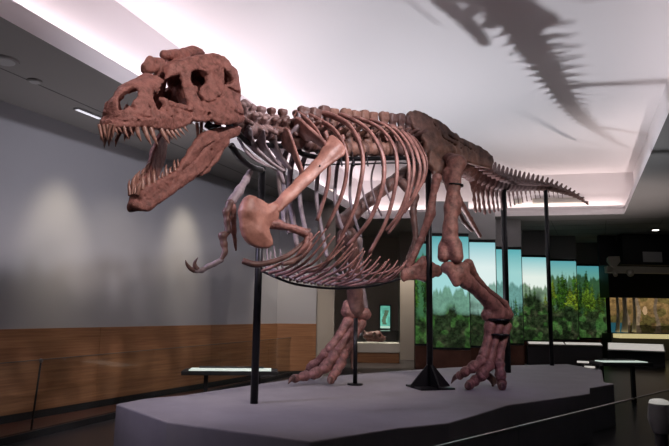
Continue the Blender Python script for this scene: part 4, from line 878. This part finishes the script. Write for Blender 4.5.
MB().box(p + [0, .22, .0], (.06, .2, .06)).build('bracket', M['black'], e)
for px, py, lab in ((615, 274, 'small pale spotlight under the beam, below the shield lantern'), (630, 273, 'wider pale spotlight under the beam, below the notice plate')):
    p = P(px, py, sB - .05); e = empty('spotlight', p, lab, 'light', 'spotlights under the beam')
    r = .075 if px < 620 else .12
    V, Fc = sweep([p + [0, .1, .06], p + [0, 0, .02], p + [-.02, -.08, -.05]], [(r * .6, r * .6), (r, r), (r * .85, r * .85)], 14, 4); mesh_obj('lamp_head', V, Fc, M['cream'], e, smooth=True)
    MB().cyl(p + [0, .08, .05], p + [0, .08, .16], .02).build('stem', M['cream'], e)
# ================================================================== RECESS: fossil case, wall screen
d = 21.3
p = P(385.2, 317, d); e = empty('info_screen', p - np.array([0, 0, .4]), 'small glowing green portrait screen on the dark recess wall', 'screen')
MB().box(p + [0, .03, 0], (.40, .05, .84)).build('frame', M['black'], e)
yy, xx = np.meshgrid(np.linspace(0, 1, 30), np.linspace(0, 1, 14), indexing='ij'); im = np.ones((30, 14, 3)) * np.array([.16, .55, .42]); nn = vnoise(14, 30, 4, 9)
mm = (np.abs(xx - .5 - .15 * np.sin(yy * 7)) < .22) & (yy > .2) & (yy < .85); im[mm] = np.array([.10, .16, .10]); im *= (.55 + .7 * nn[..., None]); im[(yy > .9)] = (.5, .75, .6)
picture('picture', p + np.array([-.17, -.002, -.39]), (1, 0, 0), (0, 0, 1), .34, .78, im, M['video'], e)
d = 18.6; xa, xb = P(354, 345, d)[0], P(399, 345, d)[0]; zt = P(376, 343, d)[2]; zm = P(376, 352.5, d)[2]
c = np.array([(xa + xb) / 2, d + .3, 0]); w = xb - xa
e = empty('fossil_case', c, 'glass-topped white fossil case with a wooden base behind the far ankle', 'display')
MB().box(c + [0, 0, zm / 2], (w, .7, zm)).build('base', M['wood'], e); MB().box(c + [0, 0, (zm + zt) / 2], (w + .04, .74, zt - zm)).build('deck', M['plinth'], e, bevel=.01)
zg = P(376, 331, d)[2]; gp = MB()
for sx, sy in ((0, -.35), (0, .35)): gp.box(c + [0, sy, (zt + zg) / 2], (w, .012, zg - zt))
for sx in (-1, 1): gp.box(c + [sx * w / 2, 0, (zt + zg) / 2], (.012, .69, zg - zt))
gp.box(c + [0, 0, zg + .006], (w + .01, .71, .012)); gp.build('glass_cover', M['glass'], e)
p = P(374, 342, d + .2); p[2] = zt + .16
o = bone('fossil_skull', [(p + [-.26, 0, .04], p + [.1, 0, .07], .09, .14), (p + [.1, 0, .07], p + [.30, 0, -.02], .12, .06), (p + [-.2, 0, -.08], p + [.26, 0, -.11], .05, .04), (p + [-.26, 0, .1], p + [-.3, 0, .16], .05, .04)], .02, M['bone'], None, k=.05, cut=[(p + [.0, -.3, .08], p + [0, .3, .08], .05, .05), (p + [.16, -.3, .04], p + [.16, .3, .04], .035, .035)], amp=.012, freq=18, seed=90)
tag(o, 'brown fossil skull lying in the glass case behind the far ankle', 'fossil')
# ================================================================== TABLES WITH LIT TOPS
def lit_table(c, l, w, z, rz, label, legs):
    e = empty('reading_table', (c[0], c[1], 0), label, 'table', 'reading tables with glowing tops'); c = np.array([c[0], c[1], 0.])
    dx = np.array([math.cos(rz), math.sin(rz), 0]); ax3 = np.array([dx, [-dx[1], dx[0], 0], [0, 0, 1]])
    MB().box(c + [0, 0, z - .035], (l, w, .06), ax3).build('tabletop', M['black'], e, bevel=.006)
    MB().box(c + [0, 0, z + .001], (l * .86, w * .72, .014), ax3).build('glowing_panel', M['lit'], e)
    MB().box(c + [0, 0, z + .02] + ax3[1] * w * .3, (l * .7, .05, .025), ax3).build('back_rail', M['charcoal'], e)
    for t in legs: MB().box(c + dx * t * l + [0, 0, (z - .065) / 2], (.06, .06, z - .065), ax3).build('leg', M['black'], e)
tc = P(231, 369.5, 9.4); lit_table(tc, 1.42, .50, tc[2], .10, 'black table with a glowing green-white top by the wood wall, behind the platform', (-.26, .3))
tc = P(621, 361.5, 10.9); lit_table(tc, .95, .42, tc[2], .12, 'black table with a thin glowing top at right, beyond the platform', (-.4, .22))
for px, py, lab in ((583, 362, 'small glowing label just past the platform, farther of two'), (589, 367, 'small glowing label just past the platform, nearer of two')):
    p = P(px, py, 11.6); e = empty('floor_label', (p[0], p[1], 0), lab, 'label', 'small glowing labels behind the platform')
    MB().cyl((p[0], p[1], 0), (p[0], p[1], p[2] - .02), .02).build('stem', M['black'], e)
    MB().box(p, (.20, .10, .03), rz=-.5).build('plate', M['label'], e)
# ================================================================== GLASS BARRIERS
def barrier(a, b, z, label, n, rail_m, edge='metal'):
    a = np.array([a[0], a[1], 0.]); b = np.array([b[0], b[1], 0.]); dv = b - a; l = np.linalg.norm(dv); dv /= l; nn = np.array([-dv[1], dv[0], 0]); ax3 = np.array([dv, nn, [0, 0, 1]])
    e = empty('glass_barrier', (a + b) / 2, label, 'barrier', 'glass barriers round the platform')
    MB().box((a + b) / 2 + [0, 0, .04], (l, .09, .08), ax3).build('base_rail', rail_m, e)
    for i in range(n):
        q = a + dv * l * (i + .5) / n
        MB().box(q + [0, 0, .08 + (z - .08) / 2], (l / n - .012, .014, z - .08), ax3).build('glass_panel', M['glass'], e)
        MB().box(q + [0, 0, z + .004], (l / n - .012, .016, .008), ax3).build('edge_strip', M[edge], e)
    return e, dv
barrier(ga, gb, .88, 'clear glass barrier on a black kerb along the wood wall', 6, M['black'], 'edge')
r0, r1 = Z(475, 438.2, .9), Z(634, 399, .9); rr2 = Z(700, 384, .9)
barrier(r0 - (r1 - r0) * .6, r1, .9, 'clear glass barrier in front of the platform at lower right', 2, M['black'])
rd = (r1 - r0) / np.linalg.norm(r1 - r0)
barrier(r1 + rd * .03, r1 + rd * 2.2, .9, 'clear glass barrier panel at the far lower right corner', 1, M['black'])
# thin post with a bright knob on the left barrier
bp = Z(30.5, 434, 0); tp = P(37.5, 360.5, bp[1])
e = empty('barrier_post', (bp[0], bp[1], 0), 'thin dark post with a bright knob standing at the left glass barrier', 'post')
MB().cyl(bp, (bp[0] + .05, bp[1], tp[2] - .02), .012, .010).build('rod', M['black'], e, True)
q = np.array([bp[0] + .05, bp[1], tp[2]]); V, Fc = sweep([q - [0, 0, .025], q - [0, 0, .01], q + [0, 0, .01], q + [0, 0, .025]], [(.012, .012), (.024, .024), (.024, .024), (.01, .01)], 12, 4); mesh_obj('knob', V, Fc, M['metal'], e, smooth=True)
# added stand imitating a white reflection in the glass, at the lower right edge
p = P(659, 401, 5.2); e = empty('reflection_stand', (p[0], p[1], 0), 'made-up grey stand whose glowing white top imitates a reflection in the glass at the right edge', 'stand')
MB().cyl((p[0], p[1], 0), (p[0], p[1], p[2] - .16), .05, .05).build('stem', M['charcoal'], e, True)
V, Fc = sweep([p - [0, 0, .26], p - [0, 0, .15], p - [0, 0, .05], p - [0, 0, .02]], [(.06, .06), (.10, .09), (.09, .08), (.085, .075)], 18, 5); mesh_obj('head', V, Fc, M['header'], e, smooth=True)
V, Fc = sweep([p - [0, 0, .02], p + [0, 0, .005], p + [0, 0, .018]], [(.085, .075), (.075, .065), (.03, .03)], 18, 3); mesh_obj('reflection_cap', V, Fc, M['label'], e, smooth=True)
# ================================================================== LIGHT
def spot(name, loc, target, power, col, ang, blend=.5, size=.1):
    l = bpy.data.lights.new(name, 'SPOT'); l.energy = power; l.color = col; l.spot_size = math.radians(ang); l.spot_blend = blend; l.shadow_soft_size = size
    o = bpy.data.objects.new(name, l); o.location = loc; o.rotation_euler = (Vector(target) - Vector(loc)).to_track_quat('-Z', 'Y').to_euler(); COL.objects.link(o); return o
def area(name, loc, target, power, col, sx, sy):
    l = bpy.data.lights.new(name, 'AREA'); l.energy = power; l.color = col; l.shape = 'RECTANGLE'; l.size = sx; l.size_y = sy
    o = bpy.data.objects.new(name, l); o.location = loc; o.rotation_euler = (Vector(target) - Vector(loc)).to_track_quat('-Z', 'Y').to_euler(); COL.objects.link(o); return o
warm = (1, .86, .72); cool = (.86, .88, 1); pink = (1, .86, .88)
# key spots on the skeleton from the ceiling, right of the camera
rose = (1, .84, .79)
spot('key_spot_head', (1.2, 2.0, 5.0), (-1.1, 4.7, 2.8), 410, rose, 40, .6, .14)
spot('key_spot_body', (2.2, 2.8, 5.1), (.2, 6.6, 2.6), 620, rose, 44, .6, .12)
spot('key_spot_front', (-1.2, .4, 4.1), (-1.0, 4.8, 2.7), 90, rose, 34, .6, .2)
spot('key_spot_hips', (4.6, 3.6, 4.1), (1.8, 7.8, 2.4), 400, (1, .85, .74), 36, .6, .12)
spot('violet_spot', (-4.0, 4.4, 4.1), (.2, 6.9, .6), 620, (.78, .70, 1), 50, .8, .2)
spot('foot_spot', (3.0, 3.4, 4.1), (1.9, 7.8, .9), 170, (.66, .42, 1), 22, .9, .1)
spot('wall_spot', (2.6, 4.0, 4.9), (-3.3, 9.6, 2.3), 620, (.90, .88, 1), 60, .8, .12)
# uplights for the pale recess
spot('uplight_left', (-.75, 9.6, .25), (-2.5, 7.3, 5.0), 300, (1, .86, .89), 66, 1, .1)
spot('uplight_wall', (-2.5, 7.9, .2), (-2.2, 7.2, 5.4), 150, (.95, .88, .95), 110, .9, .1)
spot('uplight_back', (1.0, 10.35, .35), (2.4, 9.6, 5.4), 760, (.92, .93, 1), 112, .7, .11)
spot('uplight_right', (6.2, 13.2, .3), (6.4, 14.0, 5.4), 420, (1, .86, .84), 90, .9, .1)
# fill strips, added in the cove behind the lip to brighten the recess
cv = inset(IC, -.17)
for i, (pw, cl) in enumerate(((0, 0), (15, (1, .82, .78)), (22, (1, .82, .78)), (120, (1, .84, .88)))):
    if not pw: continue
    a, b = cv[i], cv[(i + 1) % 4]; l = np.linalg.norm(b - a); dn = (b - a) / l; nn = np.array([dn[1], -dn[0]]); c = (a + b) / 2
    ld = bpy.data.lights.new('cove_fill_strip', 'AREA'); ld.shape = 'RECTANGLE'; ld.size = l - .3; ld.size_y = .06; ld.energy = pw; ld.color = cl
    lo_ = bpy.data.objects.new('cove_fill_strip', ld); COL.objects.link(lo_)
    x = Vector((dn[0], dn[1], 0)); z = -Vector((nn[0] * .25, nn[1] * .25, 1)).normalized(); y = z.cross(x)
    lo_.matrix_world = Matrix(((x[0], y[0], z[0], c[0]), (x[1], y[1], z[1], c[1]), (x[2], y[2], z[2], ZC + .20), (0, 0, 0, 1)))
# wall washers
for (px, py) in ((60, 196), (184, 214)):
    r = ray(px, py); k = ((W0 - CAM) @ WN) / (r @ WN); q = CAM + r * k
    s = q + WN * 1.1; s[2] = 4.12; spot('wall_washer', s, q + np.array([0, 0, -.55]), 130, (1, .86, .64), 44, 1, .2)
spot('panel_spot', (-.6, 12.6, 4.1), (-.9, 14.5, 1.0), 210, warm, 60, .9, .1)
spot('panel_spot', (-2.6, 8.6, 4.1), (-3.4, 10.0, .8), 60, warm, 76, 1, .1)
spot('recess_spot', (1.5, 19.6, 4.1), (1.2, 18.8, .8), 800, warm, 50, .6, .1)
spot('case_spot', (1.0, 17.0, 4.1), (1.2, 18.8, .8), 160, warm, 34, .6, .1)
spot('pillar_spot', (2.5, 18.8, 4.1), (2.4, 20.0, 1.4), 240, warm, 44, .6, .1)
w = bpy.data.worlds.new('dim hall'); sc.world = w; w.use_nodes = True; w.node_tree.nodes['Background'].inputs[0].default_value = (.55, .58, .70, 1); w.node_tree.nodes['Background'].inputs[1].default_value = .03
# ================================================================== CAMERA
cd = bpy.data.cameras.new('camera'); cd.sensor_width = 36; cd.lens = 36 * F / 669; cd.clip_end = 100
co = bpy.data.objects.new('camera', cd); COL.objects.link(co)
co.matrix_world = Matrix(((RT[0], UP[0], -FW[0], CAM[0]), (RT[1], UP[1], -FW[1], CAM[1]), (RT[2], UP[2], -FW[2], CAM[2]), (0, 0, 0, 1)))
sc.camera = co
sc.view_settings.view_transform = 'Standard'; sc.view_settings.look = 'None'; sc.view_settings.gamma = 1; sc.view_settings.exposure = 0
